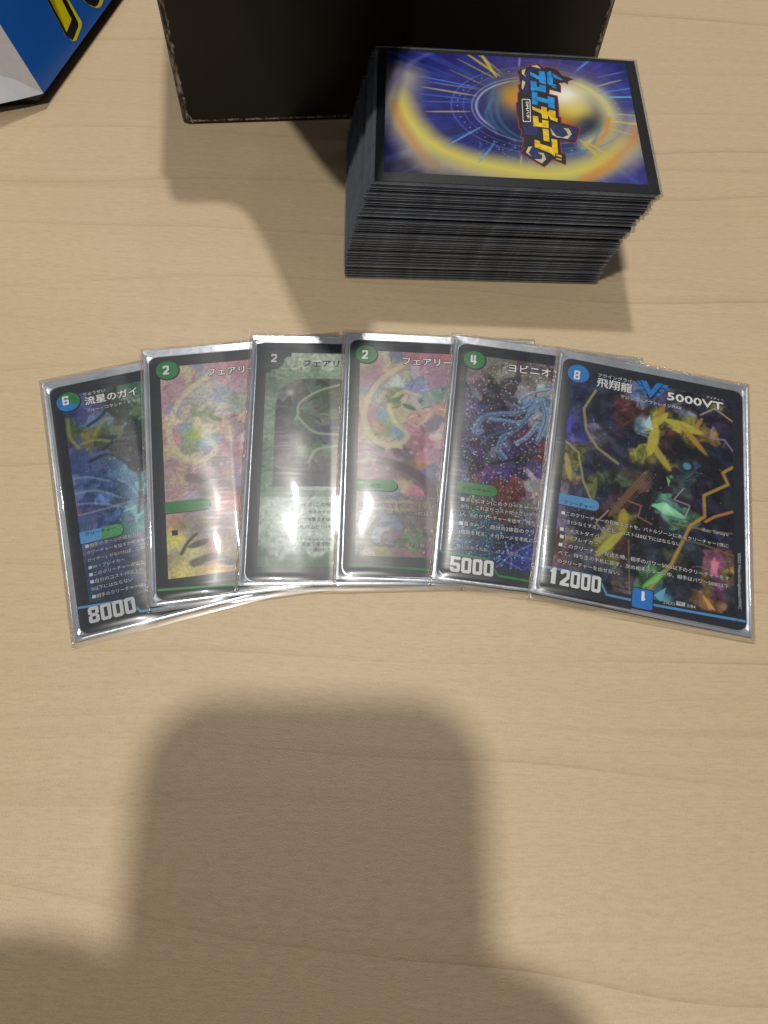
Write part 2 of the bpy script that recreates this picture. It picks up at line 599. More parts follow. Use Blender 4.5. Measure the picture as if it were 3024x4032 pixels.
# ------------------------------------------------------------------ the six fanned cards
CARDS = [(-82.8, 56.7, 21.5), (-63.4, 68.7, 14.09), (-39.1, 77.5, 6.65), (-10.6, 82.4, 4.52), (18.2, 85.3, -1.47), (48.2, 84.0, -6.01)]
TILT = [(0.0, 0.0), (1.30, 0.10), (1.45, 0.10), (1.50, 0.10), (1.50, 0.10), (1.50, 0.10)]
FACE = 0.36
# slope of the over-sleeve film across the card: rises over the edge, bulges, falls back on to the card
SL_U = [-2.9, -1.5, 0, 1.7, 3.2, 8, 14.4, 18, 21, 24.5, 27, 28.5, 60, 63, 64.6, 65.7]
SL_S = [0.40, 0.33, 0.19, 0.085, 0.03, -0.010, -0.05, -0.115, -0.15, -0.15, -0.08, -0.0215, -0.0215, -0.05, -0.11, -0.16]
_u = np.linspace(-2.9, 65.7, 687)
_s = np.interp(_u, SL_U, SL_S)
for _ in range(2):
    _s = np.convolve(np.pad(_s, 6, mode='edge'), np.ones(13) / 13, 'valid')
_w = 0.16 + np.cumsum(_s + 0.0215) * (_u[1] - _u[0])


class Card:
    def __init__(self, k, label, zoom):
        self.k = k
        self.x, self.y, d = CARDS[k]
        self.t = math.radians(d)
        self.zl, self.zr = TILT[k]
        self.zoom = zoom                                  # (offset x, offset y, factor): close-up pixels -> photo pixels
        self.root = thing('trading_card', label, 'trading card', (self.x, self.y, 0), self.t, 'cards fanned out on the table')

    def z(self, u):
        return self.zl + (self.zr - self.zl) * np.asarray(u) / 63.0

    def uv(self, x, y):
        """close-up pixel -> position on this card's face (mm from its lower left corner)"""
        px = (self.zoom[0] + x * self.zoom[2], self.zoom[1] + y * self.zoom[2])
        u = 20.0
        for _ in range(4):
            p = unp(px, float(self.z(u)) + FACE)
            dx, dy = p[0] - self.x, p[1] - self.y
            u = dx * math.cos(self.t) + dy * math.sin(self.t)
        return u, -dx * math.sin(self.t) + dy * math.cos(self.t)

    def flat(self, name, V2, Fc, w, mat, parent, **kw):
        V2 = np.asarray(V2, float)
        V3 = np.c_[V2, self.z(V2[:, 0]) + w]
        return mesh_obj(name, V3, Fc, mat, parent, **kw)

    def base(self):
        z = self.z
        # sleeve: slab whose rim has a welt round the card, flaring up at the open top
        rings = []
        for o_, zo in ((0.25, 0.27), (0.8, 0.50), (1.2, 0.40), (1.8, 0.36)):
            x0, x1, y0, y1 = -o_, 63 + o_ * 0.95, -o_ * 0.85, 88 + o_ * 1.6
            r_ = max(0.5, 3.0 - 1.6 * o_)
            rings.append([(x, y, z(x) + (0.27 + (o_ - 0.25) * 0.20 if y > y1 - 0.6 and o_ > 0.3 else zo)) for x, y in rrect(x0, y0, x1, y1, r_, 3)])
        n = len(rings[0])
        V = [v for r_ in rings for v in r_] + [(x, y, z(x)) for x, y, _ in rings[-1]]
        Fc = [list(range(n)), [4 * n + q for q in range(n - 1, -1, -1)]]
        for k in range(4):
            for q in range(n):
                r_ = (q + 1) % n
                Fc.append([k * n + q, (k + 1) * n + q, (k + 1) * n + r_, k * n + r_])
        mesh_obj('sleeve', V, Fc, [M['back'], M['dark']], self.root, face_mats=[0, 1] + [1 if q >= 3 * n else 0 for q in range(4 * n)])  # dark sides give the sleeve's edge plus a painted shadow line below it
        V, Fc = slab(rrect(0, 0, 63, 88, 3.0), lambda x, y: float(z(x)) + 0.275, lambda x, y: float(z(x)) + FACE)
        self.card = mesh_obj('card', V, Fc, M['black'], self.root)

    def film(self):
        x0, x1, y0, y1 = -2.9, 65.7, -3.3, 92.5
        xs = np.r_[-2.9, -1.85, np.linspace(-1.2, 30, 46), np.linspace(32, 64, 14), 64.65, 65.7]
        ys = np.r_[-3.3, -2.1, np.linspace(-1.2, 5, 8), np.linspace(7, 83, 26), np.linspace(84.5, 89.8, 6), 91.0, 92.5]
        X, Y = np.meshgrid(xs, ys)
        nx, ny = len(xs), len(ys)
        ph = 1.7 * self.k
        W = np.interp(X, _u, _w) + 0.13 * np.sin(2 * np.pi * Y / 62 + ph) * np.sin(np.pi * np.clip(X / 26, 0, 1)) + 0.05 * np.sin(2 * np.pi * (Y + X) / 21 + 2 * ph) * np.sin(np.pi * np.clip(X / 26, 0, 1))
        e = np.clip(np.minimum(Y - y0, y1 - Y) / 5.0, 0, 1)
        e = e * e * (3 - 2 * e)
        W = np.maximum(0.10 + (W - 0.10) * (0.12 + 0.88 * e), 0.08)
        W = np.where((X > -1.9) & (X < 64.75) & (Y > -2.2) & (Y < 91.2), np.maximum(W, 0.52), W)
        W = np.where((X > -0.6) & (X < 63.6) & (Y > -0.8) & (Y < 88.8), np.maximum(W, 0.54), W)
        Z = self.z(X) + W
        idx = np.arange(nx * ny).reshape(ny, nx)
        Fc = np.stack([idx[:-1, :-1], idx[:-1, 1:], idx[1:, 1:], idx[1:, :-1]], -1).reshape(-1, 4)
        cx = (xs[:-1] + xs[1:]) / 2
        cy = (ys[:-1] + ys[1:]) / 2
        CX, CY = np.meshgrid(cx, cy)
        fm = ((CX < -1.85) | (CX > 64.65) | (CY > 91.0)).astype(int).ravel()
        mesh_obj('clear_sleeve', np.c_[X.ravel(), Y.ravel(), Z.ravel()], Fc, [M['film'], M['seam']], self.root, face_mats=fm, smooth=True)

    def art(self, box, paint, mat, res=0.30, name='picture'):
        x0, y0, x1, y1 = box
        X, Y, Fc = grid(x0, x1, y0, y1, int((x1 - x0) / res), int((y1 - y0) / res))
        p = Paint(X, Y, 31 + 10 * self.k)
        paint(p)
        return self.flat(name, np.c_[X.ravel(), Y.ravel()], Fc, FACE + 0.014, mat, self.card, ink=p.ink())

    def text(self, lines, name, mat, halo=True, bold=0.0, halo_mat=None, hs=1.0, w=FACE + 0.06, slant=0.0, halo_w=0.055):
        """lines: (body, close-up start x, y, end x, y) of the baseline; bold and halo are shifted copies on layers of their own"""
        top, under = ([], []), ([], [])
        D8 = [(math.cos(k * math.pi / 4), math.sin(k * math.pi / 4)) for k in range(8)]
        for body, xa, ya, xb, yb in lines:
            ua, va = self.uv(xa, ya)
            ub, vb = self.uv(xb, yb)
            g, f = glyphs(body)
            gx0, gx1 = g[:, 0].min(), g[:, 0].max()
            s = math.hypot(ub - ua, vb - va) / max(gx1 - gx0, 1e-6)
            x = (g[:, 0] - gx0 + slant * g[:, 1]) * s
            y = (g[:, 1] + 0.03) * s * hs
            lay = [(top, bold * s * dx, bold * s * dy, w + 0.0015 * i) for i, (dx, dy) in enumerate(D8[::2] if bold else [(0, 0)])]
            if halo:
                lay += [(under, halo_w * s * dx, halo_w * s * dy, w - 0.004 - 0.0015 * i) for i, (dx, dy) in enumerate(D8 if len(body) < 9 else D8[1::2])]
            for (VV, FF), ox, oy, ww in lay:
                n = sum(len(q) for q in VV)
                VV.append(np.c_[ua + x + ox, va + y + oy, np.full(len(x), ww)])
                FF += [[n + q for q in ff] for ff in f]
        for nm, (VV, FF), m in ((name + '_outline', under, halo_mat or M['dark']), (name, top, mat)):
            if VV:
                A = np.concatenate(VV)
                A[:, 2] += self.z(A[:, 0])
                mesh_obj(nm, A, FF, m, self.card)

    def digits(self, s, xa, ya, h, name, mat=None, total=None, w=FACE + 0.055):
        """block numerals, lower left corner at a close-up pixel"""
        u, v = self.uv(xa, ya)
        V, Fc = block_digits(s)
        sx = (total / V[:, 0].max()) if total else h
        self.flat(name + '_outline', V * [sx, h] * 1.0 + [u + 0.22, v - 0.22], Fc, w - 0.008, M['dark'], self.card)
        self.flat(name, V * [sx, h] + [u, v], Fc, w, mat or M['white'], self.card)

    def badge(self, x, y, mat, mat2=None, r=3.75):
        u, v = self.uv(x, y)
        n = 40
        ring = [(u + (r + 0.35) * math.cos(2 * math.pi * i / n) + 0.15, v + (r + 0.35) * math.sin(2 * math.pi * i / n) - 0.2) for i in range(n)]
        self.flat('badge_rim', ring, [list(range(n))], FACE + 0.022, M['dark'], self.card)
        V = [(u + r * math.cos(2 * math.pi * i / n), v + r * math.sin(2 * math.pi * i / n)) for i in range(n)]
        if mat2:                                          # two halves split along a slanting line
            k0 = 16
            a = [(k0 + i) % n for i in range(21)]
            b = [(k0 + 20 + i) % n for i in range(21)]
            self.flat('cost_badge', V, [a, b], FACE + 0.03, [mat, mat2], self.card, face_mats=[0, 1])
        else:
            self.flat('cost_badge', V, [list(range(n))], FACE + 0.03, mat, self.card)
        return u, v

    def poly(self, name, pts, mat, w=FACE + 0.022, px=True):
        P = [self.uv(*p) for p in pts] if px else pts
        return self.flat(name, P, [list(range(len(P)))], w, mat, self.card)

    def line(self, name, pts, width, mat, w=FACE + 0.026, px=True):
        P = [np.array(self.uv(*p) if px else p) for p in pts]
        V, Fc = [], []
        for i, p in enumerate(P):
            d = P[min(i + 1, len(P) - 1)] - P[max(i - 1, 0)]
            nn = np.array([-d[1], d[0]]) / np.linalg.norm(d) * width / 2
            V += [p + nn, p - nn]
        for i in range(len(P) - 1):
            Fc.append([2 * i, 2 * i + 1, 2 * i + 3, 2 * i + 2])
        return self.flat(name, V, Fc, w, mat, self.card)

    def banner(self, u1, v, h, mat, mat2=None, u0=3.4):
        """type banner: bar with one round end"""
        r = h / 2
        end = [(u1 - r + r * math.cos(math.radians(a)), v + r * math.sin(math.radians(a))) for a in range(-90, 91, 18)]
        dark = [(u0, v - r - 0.25), *[(x + 0.25, y - 0.25) for x, y in end], (u0, v + r - 0.1)]
        self.flat('banner_shade', dark, [list(range(len(dark)))], FACE + 0.020, M['dark'], self.card)
        if mat2:
            mid = (u0 + u1) / 2
            self.flat('type_banner', [(u0, v - r), (mid - 0.6, v - r), (mid + 0.6, v + r), (u0, v + r)], [[0, 1, 2, 3]], FACE + 0.026, mat, self.card)
            P = [(mid - 0.6, v - r), *end, (mid + 0.6, v + r)]
            self.flat('type_banner', P, [list(range(len(P)))], FACE + 0.026, mat2, self.card)
        else:
            P = [(u0, v - r), *end, (u0, v + r)]
            self.flat('type_banner', P, [list(range(len(P)))], FACE + 0.026, mat, self.card)


Z5 = (100, 1300, 900 / 1531)
Z6 = (900, 1250, 900 / 1659)
Z7 = (1650, 1250, 600 / 1154)
Z8 = (2000, 1300, 1024 / 1659)


def pts(card, L):
    """[(x, y, colour[, weight])] in close-up pixels -> card positions"""
    return [(*card.uv(p[0], p[1]), *p[2:]) for p in L]


# ---- card 1: blue and green, power 8000
c = Card(0, 'blue and green card marked 6 and 8000 at the end of the fan', Z5)
c.base()


def art1(p, c=c):
    P = lambda *a: [c.uv(x, y) for x, y in a]
    p.blobs(pts(c, [(280, 430, (70, 84, 150)), (330, 520, (96, 100, 176)), (430, 560, (118, 110, 178)), (520, 590, (120, 150, 190)), (560, 430, (80, 110, 90)),
                    (640, 430, (128, 150, 92)), (720, 400, (70, 150, 110)), (640, 520, (40, 66, 50)), (600, 660, (130, 142, 80)), (700, 600, (30, 44, 38)), (740, 560, (120, 160, 90)),
                    (760, 680, (48, 66, 52)), (300, 680, (110, 124, 70)), (320, 780, (120, 110, 170)), (470, 740, (168, 156, 58)), (560, 740, (52, 60, 50)), (650, 780, (84, 70, 52)), (740, 790, (46, 44, 40)),
                    (360, 880, (74, 92, 160)), (480, 900, (86, 104, 170)), (600, 880, (84, 128, 176)), (720, 900, (40, 60, 66)), (640, 960, (96, 150, 196)), (740, 960, (110, 172, 190)),
                    (350, 1020, (110, 130, 190)), (480, 1030, (76, 112, 176)), (600, 1060, (70, 104, 170)), (700, 1080, (92, 150, 190)), (400, 1130, (70, 90, 160)), (540, 1130, (84, 128, 186)),
                    (340, 1220, (176, 112, 150)), (430, 1230, (110, 96, 170)), (560, 1230, (80, 120, 186)), (720, 1220, (120, 214, 206)), (640, 1180, (50, 70, 110)), (760, 1290, (60, 190, 170)),
                    (380, 1300, (92, 120, 176)), (560, 1290, (60, 90, 150)), (400, 1450, (122, 110, 160)), (560, 1460, (92, 88, 140)), (720, 1460, (66, 74, 116)), (430, 1620, (70, 84, 128)),
                    (640, 1600, (66, 80, 120)), (430, 1780, (44, 96, 116)), (640, 1740, (40, 54, 86)), (800, 1700, (36, 44, 66)), (900, 1000, (60, 80, 120)), (1000, 1500, (50, 60, 90))]), 2.2, 6, 0.45, 2, (0.65, 1.3))
    p.c = p.c * 0.68 + 0.32 * np.array((46, 70, 108)) / 255.0
    p.texture(0.12, 0.8)
    p.dabs(260, 61, (0.8, 3.0), 0.34, 0.2)
    for a in (((305, 1000), (420, 985), (560, 1010)), ((310, 1100), (470, 1075), (640, 1120)), ((330, 1170), (470, 1160), (690, 1190)), ((360, 1240), (520, 1200), (700, 1150)), ((620, 1000), (700, 1040), (760, 1120))):
        p.curve(P(*a), 0.35, (150, 186, 214), 0.4, 0.55)
    for a in (((700, 820), (770, 1000), (760, 1220)), ((430, 880), (560, 830), (700, 900)), ((610, 360), (560, 520), (640, 600)), ((420, 640), (520, 560), (600, 400)), ((520, 800), (620, 740), (780, 800))):
        p.curve(P(*a), 0.55, (26, 36, 34), 0.6, 0.7)
    for a in (((285, 600), (300, 720), (360, 790)), ((460, 700), (520, 610), (560, 590)), ((380, 760), (470, 735), (560, 742))):
        p.curve(P(*a), 0.5, (160, 160, 60), 0.5, 0.8)
    p.flecks(70, (5, 30, 30, 82), [(170, 200, 230), (200, 180, 210), (120, 220, 210)], 0.16, 4)


c.art((3.6, 9.2, 60, 83.6), art1, M['foil'])
c.line('power_line', [(350, 1862), (690, 1806), (772, 1884), (1000, 1846)], 0.75, M['ltblue'])
c.badge(287, 480, M['blue'], M['green'])
c.digits('6', 252, 508, 3.7, 'cost_number')
c.text([('流星のガイ', 402, 502, 752, 434)], 'title', M['white'], bold=0.02, halo_w=0.09)
c.text([('りゅうせい', 392, 442, 535, 412), ('ブルー・コマンド・ドラゴ', 412, 550, 772, 484)], 'subtitle', M['white'])
bu, bv = c.uv(655, 1328)
c.banner(bu, bv, 4.0, M['ltblue'], M['ltgreen'])
c.text([('クリーチャー', 402, 1384, 608, 1343)], 'type_text', M['dark'], halo=False, bold=0.02)
c.text([('■相手のターンの終わりに', 403, 1462, 780, 1390), ('クリーチャーを出すか呪文を', 412, 1506, 800, 1432), ('ガイザー」がなければ、この', 418, 1555, 798, 1480),
        ('■W・ブレイカー', 425, 1604, 668, 1560), ('■このクリーチャーが出た', 430, 1652, 800, 1580), ('■自分のコスト10以上の', 437, 1700, 795, 1632),
        ('0以下にはならない', 445, 1748, 722, 1698), ('■相手のクリーチャーは', 450, 1800, 795, 1732)], 'rules_text', M['grey'])
c.digits('8000', 430, 1968, 5.0, 'power_number', M['grey'], total=13.4)
c.film()


# ---- cards 2 and 4 share a design: pink, cream and green spell
def art_spell(p, c, dx, dy, fade):
    """colour areas given in the close-up of the fourth card; dx, dy moves them to the sister card"""
    q = lambda x, y: c.uv(x + dx, y + dy)
    P = lambda *a: [q(x, y) for x, y in a]
    L = [(980, 330, (188, 176, 150)), (1060, 380, (150, 112, 140)), (980, 480, (160, 118, 150)), (1150, 330, (196, 186, 130)), (1200, 270, (70, 110, 150)), (1240, 380, (160, 150, 130)),
         (1300, 270, (176, 110, 130)), (1420, 260, (190, 112, 138)), (1540, 280, (170, 80, 110)), (1400, 400, (170, 140, 170)), (1500, 420, (150, 110, 150)), (1350, 470, (110, 160, 200)), (1280, 430, (150, 190, 200)),
         (1060, 560, (120, 160, 190)), (980, 620, (196, 190, 140)), (1040, 700, (170, 120, 140)), (1130, 720, (60, 150, 190)), (1180, 740, (150, 190, 60)), (1130, 800, (90, 150, 80)), (1210, 830, (80, 150, 190)), (1240, 700, (190, 196, 130)),
         (1240, 600, (90, 130, 80)), (1330, 640, (190, 200, 190)), (1450, 600, (120, 170, 160)), (1540, 580, (70, 150, 130)), (1540, 680, (196, 150, 120)), (1400, 740, (200, 170, 150)), (1500, 760, (90, 90, 120)), (1560, 820, (190, 170, 190)),
         (960, 830, (186, 174, 130)), (1050, 900, (176, 160, 130)), (1180, 920, (180, 186, 140)), (980, 960, (150, 110, 140)), (1110, 1000, (126, 100, 120)), (1030, 1040, (150, 140, 90)), (1200, 1010, (150, 120, 140)),
         (1330, 880, (150, 90, 120)), (1450, 900, (170, 80, 120)), (1400, 1000, (180, 110, 140)), (1520, 1000, (150, 110, 150)), (1300, 960, (60, 60, 80)), (1380, 1050, (190, 120, 80)), (1440, 1130, (60, 90, 160)), (1530, 1130, (150, 150, 160)),
         (1180, 1090, (90, 72, 88)), (1300, 1120, (70, 60, 76)), (1400, 1220, (66, 54, 70)), (1000, 1120, (150, 110, 120)), (1280, 1220, (176, 164, 110)), (1230, 1260, (90, 120, 190)), (1100, 1280, (90, 90, 110)), (1350, 1290, (190, 90, 130)),
         (1480, 1290, (70, 60, 74)), (1000, 1350, (150, 160, 160)), (1200, 1350, (150, 150, 110)), (1400, 1360, (110, 110, 90)), (1000, 1480, (150, 180, 180)), (1150, 1480, (70, 120, 170)), (1080, 1560, (110, 160, 190)),
         (1280, 1500, (80, 70, 90)), (1400, 1480, (70, 80, 80)), (1200, 1600, (90, 76, 100)), (980, 1620, (60, 80, 90)), (1350, 1600, (60, 110, 80)), (1000, 1740, (150, 160, 130)), (1120, 1740, (120, 130, 60)), (1250, 1730, (110, 80, 90)), (1380, 1740, (120, 90, 90))]
    p.blobs([(*q(a[0], a[1]), tuple(0.72 * v + 0.28 * m for v, m in zip(a[2], (168, 128, 146)))) for a in L], 1.6, 4.5, 0.4, 1, (0.85, 1.18))
    p.texture(0.10, 0.9)
    p.dabs(260, 64, (0.6, 2.6), 0.28, 0.22)
    for a, w, col, al in ((((1290, 330), (1080, 480), (985, 700), (1060, 880), (1200, 930), (1300, 860), (1210, 760)), 0.9, (206, 204, 146), 0.75), (((1210, 760), (1170, 640), (1260, 540), (1390, 570)), 0.7, (208, 206, 150), 0.75),
                          (((960, 640), (1000, 830), (1120, 930), (1240, 920)), 0.5, (206, 200, 150), 0.6), (((1100, 1040), (1300, 1100), (1450, 1210), (1500, 1330)), 1.6, (64, 54, 66), 0.75),
                          (((920, 1780), (1010, 1580), (1090, 1450)), 0.8, (48, 70, 76), 0.85), (((1180, 1760), (1090, 1690), (1020, 1640)), 0.45, (126, 136, 60), 0.8)):
        p.curve(P(*a), w, col, 0.5, al)
    for x, y, a, col in ((1200, 600, -20, (70, 120, 70)), (1310, 650, 25, (60, 110, 66)), (1130, 1500, -15, (52, 76, 84)), (1250, 1620, -10, (60, 90, 60)), (1340, 1540, 60, (70, 110, 70)), (1460, 1590, 20, (50, 80, 60))):
        u, v = q(x, y)
        r = math.radians(-a)
        p.stroke([(u - 2.6 * math.cos(r), v - 2.6 * math.sin(r)), (u + 2.6 * math.cos(r), v + 2.6 * math.sin(r))], 0.9, col, 0.3, 0.9, taper=True)
    for x, y in ((1090, 600), (1110, 570), (1130, 545), (1290, 400), (1290, 430), (1285, 1230), (1270, 1260)):
        p.disc(*q(x, y), 0.95, (196, 182, 128), 0.4, 0.9)
    for x, y in ((1360, 910), (1430, 960), (1480, 880), (1330, 980)):
        p.disc(*q(x, y), 0.8, (206, 160, 180), 0.4, 0.7)
    u0, v0 = q(1000, 1760)
    p.flecks(46, (4, v0 - 1, 40, v0 + 12), [(222, 190, 110), (226, 150, 130), (210, 170, 180)], 0.28, 6)
    p.flecks(60, (4, 20, 45, 82), [(220, 190, 210), (240, 220, 220)], 0.18, 9)
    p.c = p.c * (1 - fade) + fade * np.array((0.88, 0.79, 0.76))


c = Card(1, 'pink spell card marked 2 with strong lamp glare, tucked over the card marked 8000', Z5)
c.base()


def art2(p, c=c):
    d = np.array(c.uv(950, 268))

    class Shim:                                       # same design, read in the fourth card's close-up
        uv = staticmethod(lambda x, y: tuple(np.array(C4.uv(x, y)) - U4 + d))
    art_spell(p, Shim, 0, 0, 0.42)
    q = lambda x, y: c.uv(x, y)
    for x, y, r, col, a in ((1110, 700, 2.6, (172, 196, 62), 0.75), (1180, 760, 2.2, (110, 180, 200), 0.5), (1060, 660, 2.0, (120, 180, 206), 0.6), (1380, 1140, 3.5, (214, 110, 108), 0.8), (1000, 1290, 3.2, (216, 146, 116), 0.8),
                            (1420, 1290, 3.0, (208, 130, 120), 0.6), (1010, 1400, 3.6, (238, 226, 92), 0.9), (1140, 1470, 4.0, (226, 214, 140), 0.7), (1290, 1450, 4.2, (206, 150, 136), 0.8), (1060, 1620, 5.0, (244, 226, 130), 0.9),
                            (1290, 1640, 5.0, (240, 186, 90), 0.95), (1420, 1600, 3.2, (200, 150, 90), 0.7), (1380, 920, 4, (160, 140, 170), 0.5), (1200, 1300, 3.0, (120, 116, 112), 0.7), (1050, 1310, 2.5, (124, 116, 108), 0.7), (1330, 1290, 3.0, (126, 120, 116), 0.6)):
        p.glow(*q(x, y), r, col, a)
    p.curve([q(1045, 1500), q(1090, 1420), q(1145, 1365)], 0.5, (84, 80, 66), 0.4, 0.9)
    p.stroke([q(1090, 1455), q(1230, 1405)], 1.0, (96, 92, 80), 0.4, 0.9, taper=True)
    p.curve([q(1130, 1560), q(1260, 1520), q(1400, 1560)], 1.3, (88, 84, 84), 0.8, 0.85)
    p.texture(0.12, 1.6, 90)


C4 = Card(3, 'pink spell card marked 2 beside the glittering card marked 4', Z6)
U4 = np.array(C4.uv(1000, 265))
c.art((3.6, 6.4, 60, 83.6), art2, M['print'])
c.line('bottom_line', [(885, 1742), (1150, 1722), (1430, 1702), (1700, 1684)], 0.75, M['ltgreen'])
c.badge(950, 268, M['green'])
c.digits('2', 922, 300, 3.7, 'cost_number')
c.text([('フェアリー', 1222, 306, 1545, 284)], 'title', M['white'], bold=0.02, halo_w=0.09)
bu, bv = c.uv(1238, 1158)
c.banner(bu, bv, 4.0, M['green'])
c.text([('■', 982, 1380, 1022, 1378)], 'rules_text', M['dark'], halo=False)
c.film()

# ---- card 3: plain green spell
c = Card(2, 'pale green spell card marked 2 under bright scratched glare, without a round badge', Z6)
c.base()


def art3(p, c=c):
    q = c.uv
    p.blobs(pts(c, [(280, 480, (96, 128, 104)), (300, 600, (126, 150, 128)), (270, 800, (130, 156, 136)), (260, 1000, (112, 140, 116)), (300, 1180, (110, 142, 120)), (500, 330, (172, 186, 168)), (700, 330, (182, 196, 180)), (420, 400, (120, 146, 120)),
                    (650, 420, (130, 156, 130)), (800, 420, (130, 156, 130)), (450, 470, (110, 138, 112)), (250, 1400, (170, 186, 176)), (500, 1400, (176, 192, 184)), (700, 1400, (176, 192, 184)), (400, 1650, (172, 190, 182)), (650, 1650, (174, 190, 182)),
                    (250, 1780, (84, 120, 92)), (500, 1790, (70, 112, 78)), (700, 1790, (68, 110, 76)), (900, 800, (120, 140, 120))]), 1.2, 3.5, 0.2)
    p.texture(0.16, 1.1)
    p.dabs(700, 62, (0.5, 1.8), 0.16)
    u0, v0 = q(310, 1225)
    u1, v1 = q(700, 440)
    W = 33.0
    a = np.clip((((p.X - (u0 + W / 2)) / (W / 2)) ** 4 + np.clip((p.Y - (v1 - 17)) / 17, 0, 2) ** 3), 0, 3)
    win = (np.clip((1.0 - a) * 8, 0, 1)) * (p.Y > v0) * (p.X < u0 + W)
    pp = Paint(p.X, p.Y, 77)
    pp.blobs(pts(c, [(380, 600, (84, 84, 90)), (450, 540, (120, 120, 118)), (600, 560, (90, 116, 84)), (720, 560, (76, 104, 70)), (560, 700, (86, 110, 84)), (700, 690, (100, 126, 88)), (430, 760, (92, 92, 100)), (360, 900, (84, 84, 94)), (560, 860, (104, 110, 110)),
                     (720, 850, (90, 100, 130)), (600, 980, (112, 132, 100)), (740, 1000, (120, 140, 110)), (420, 1080, (80, 80, 92)), (600, 1120, (86, 84, 100)), (740, 1150, (90, 92, 100)), (340, 1180, (80, 78, 88))]), 2.5, 5, 0.5, 2, (0.6, 1.25))
    pp.texture(0.14, 0.8)
    pp.dabs(500, 63, (0.6, 2.6), 0.35)
    for L in (((500, 700), (520, 620), (640, 540), (800, 490)), ((500, 720), (620, 830), (800, 850)), ((580, 1050), (640, 960), (780, 930))):
        pp.curve([q(*x) for x in L], 0.42, (186, 204, 160), 0.35, 0.9)
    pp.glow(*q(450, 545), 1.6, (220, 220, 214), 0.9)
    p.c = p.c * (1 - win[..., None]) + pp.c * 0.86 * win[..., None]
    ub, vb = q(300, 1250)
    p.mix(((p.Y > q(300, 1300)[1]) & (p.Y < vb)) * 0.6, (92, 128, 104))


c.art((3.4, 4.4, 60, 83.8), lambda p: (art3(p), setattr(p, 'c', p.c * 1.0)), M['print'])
c.poly('corner_panel', [(205, 188), (460, 205), (455, 285), (425, 285), (408, 300), (395, 345), (350, 372), (310, 380), (300, 402), (262, 402), (240, 1000), (190, 1000)][:10] + [(205, 430)], M['black'])
c.digits('2', 308, 325, 3.5, 'cost_number', M['grey'])
c.text([('フェアリー', 545, 356, 880, 372)], 'title', M['dark'], halo=False, bold=0.025)
c.text([('イク(この呪文', 535, 1372, 785, 1378), ('相手のクリー', 580, 1424, 768, 1428), ('で攻撃できない', 540, 1478, 765, 1480), ('札の上から1枚', 515, 1532, 758, 1534),
        ('・ソラモルドの「新', 495, 1622, 752, 1628), ('は「究極王来空間」', 460, 1660, 752, 1668), ('本の刀が握られて', 480, 1698, 742, 1704)], 'rules_text', M['dark'], halo=False)
c.film()

# ---- card 4
c = C4
c.base()
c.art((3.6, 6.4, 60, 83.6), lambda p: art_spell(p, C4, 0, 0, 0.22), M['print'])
c.line('bottom_line', [(865, 1792), (1150, 1810), (1440, 1832), (1700, 1852)], 0.75, M['green'])
c.badge(1000, 265, M['green'])
c.digits('2', 968, 300, 3.7, 'cost_number')
c.text([('フェアリー', 1264, 340, 1620, 362)], 'title', M['white'], bold=0.02, halo_w=0.09)
bu, bv = c.uv(1225, 1222)
c.banner(bu, bv, 4.0, M['green'])
c.text([('呪文', 1030, 1236, 1106, 1240)], 'type_text', M['dark'], halo=False, bold=0.02)
c.text([('・S・トリガー(この呪文をシー', 985, 1312, 1494, 1348), ('を支払わずにすぐ唱えてもよい', 945, 1370, 1485, 1406), ('■自分の山札の上から1枚目を', 945, 1424, 1490, 1466)], 'rules_text', M['grey'], halo_w=0.09)
c.text([('みんなの努力がこの場で花開く', 945, 1655, 1447, 1692)], 'flavour_text', M['grey'], halo_w=0.09, slant=0.15)
c.film()

# ---- card 5: glitter card, power 5000
c = Card(4, 'glittering violet card marked 4 and 5000 with blue ribbons', Z7)
c.base()


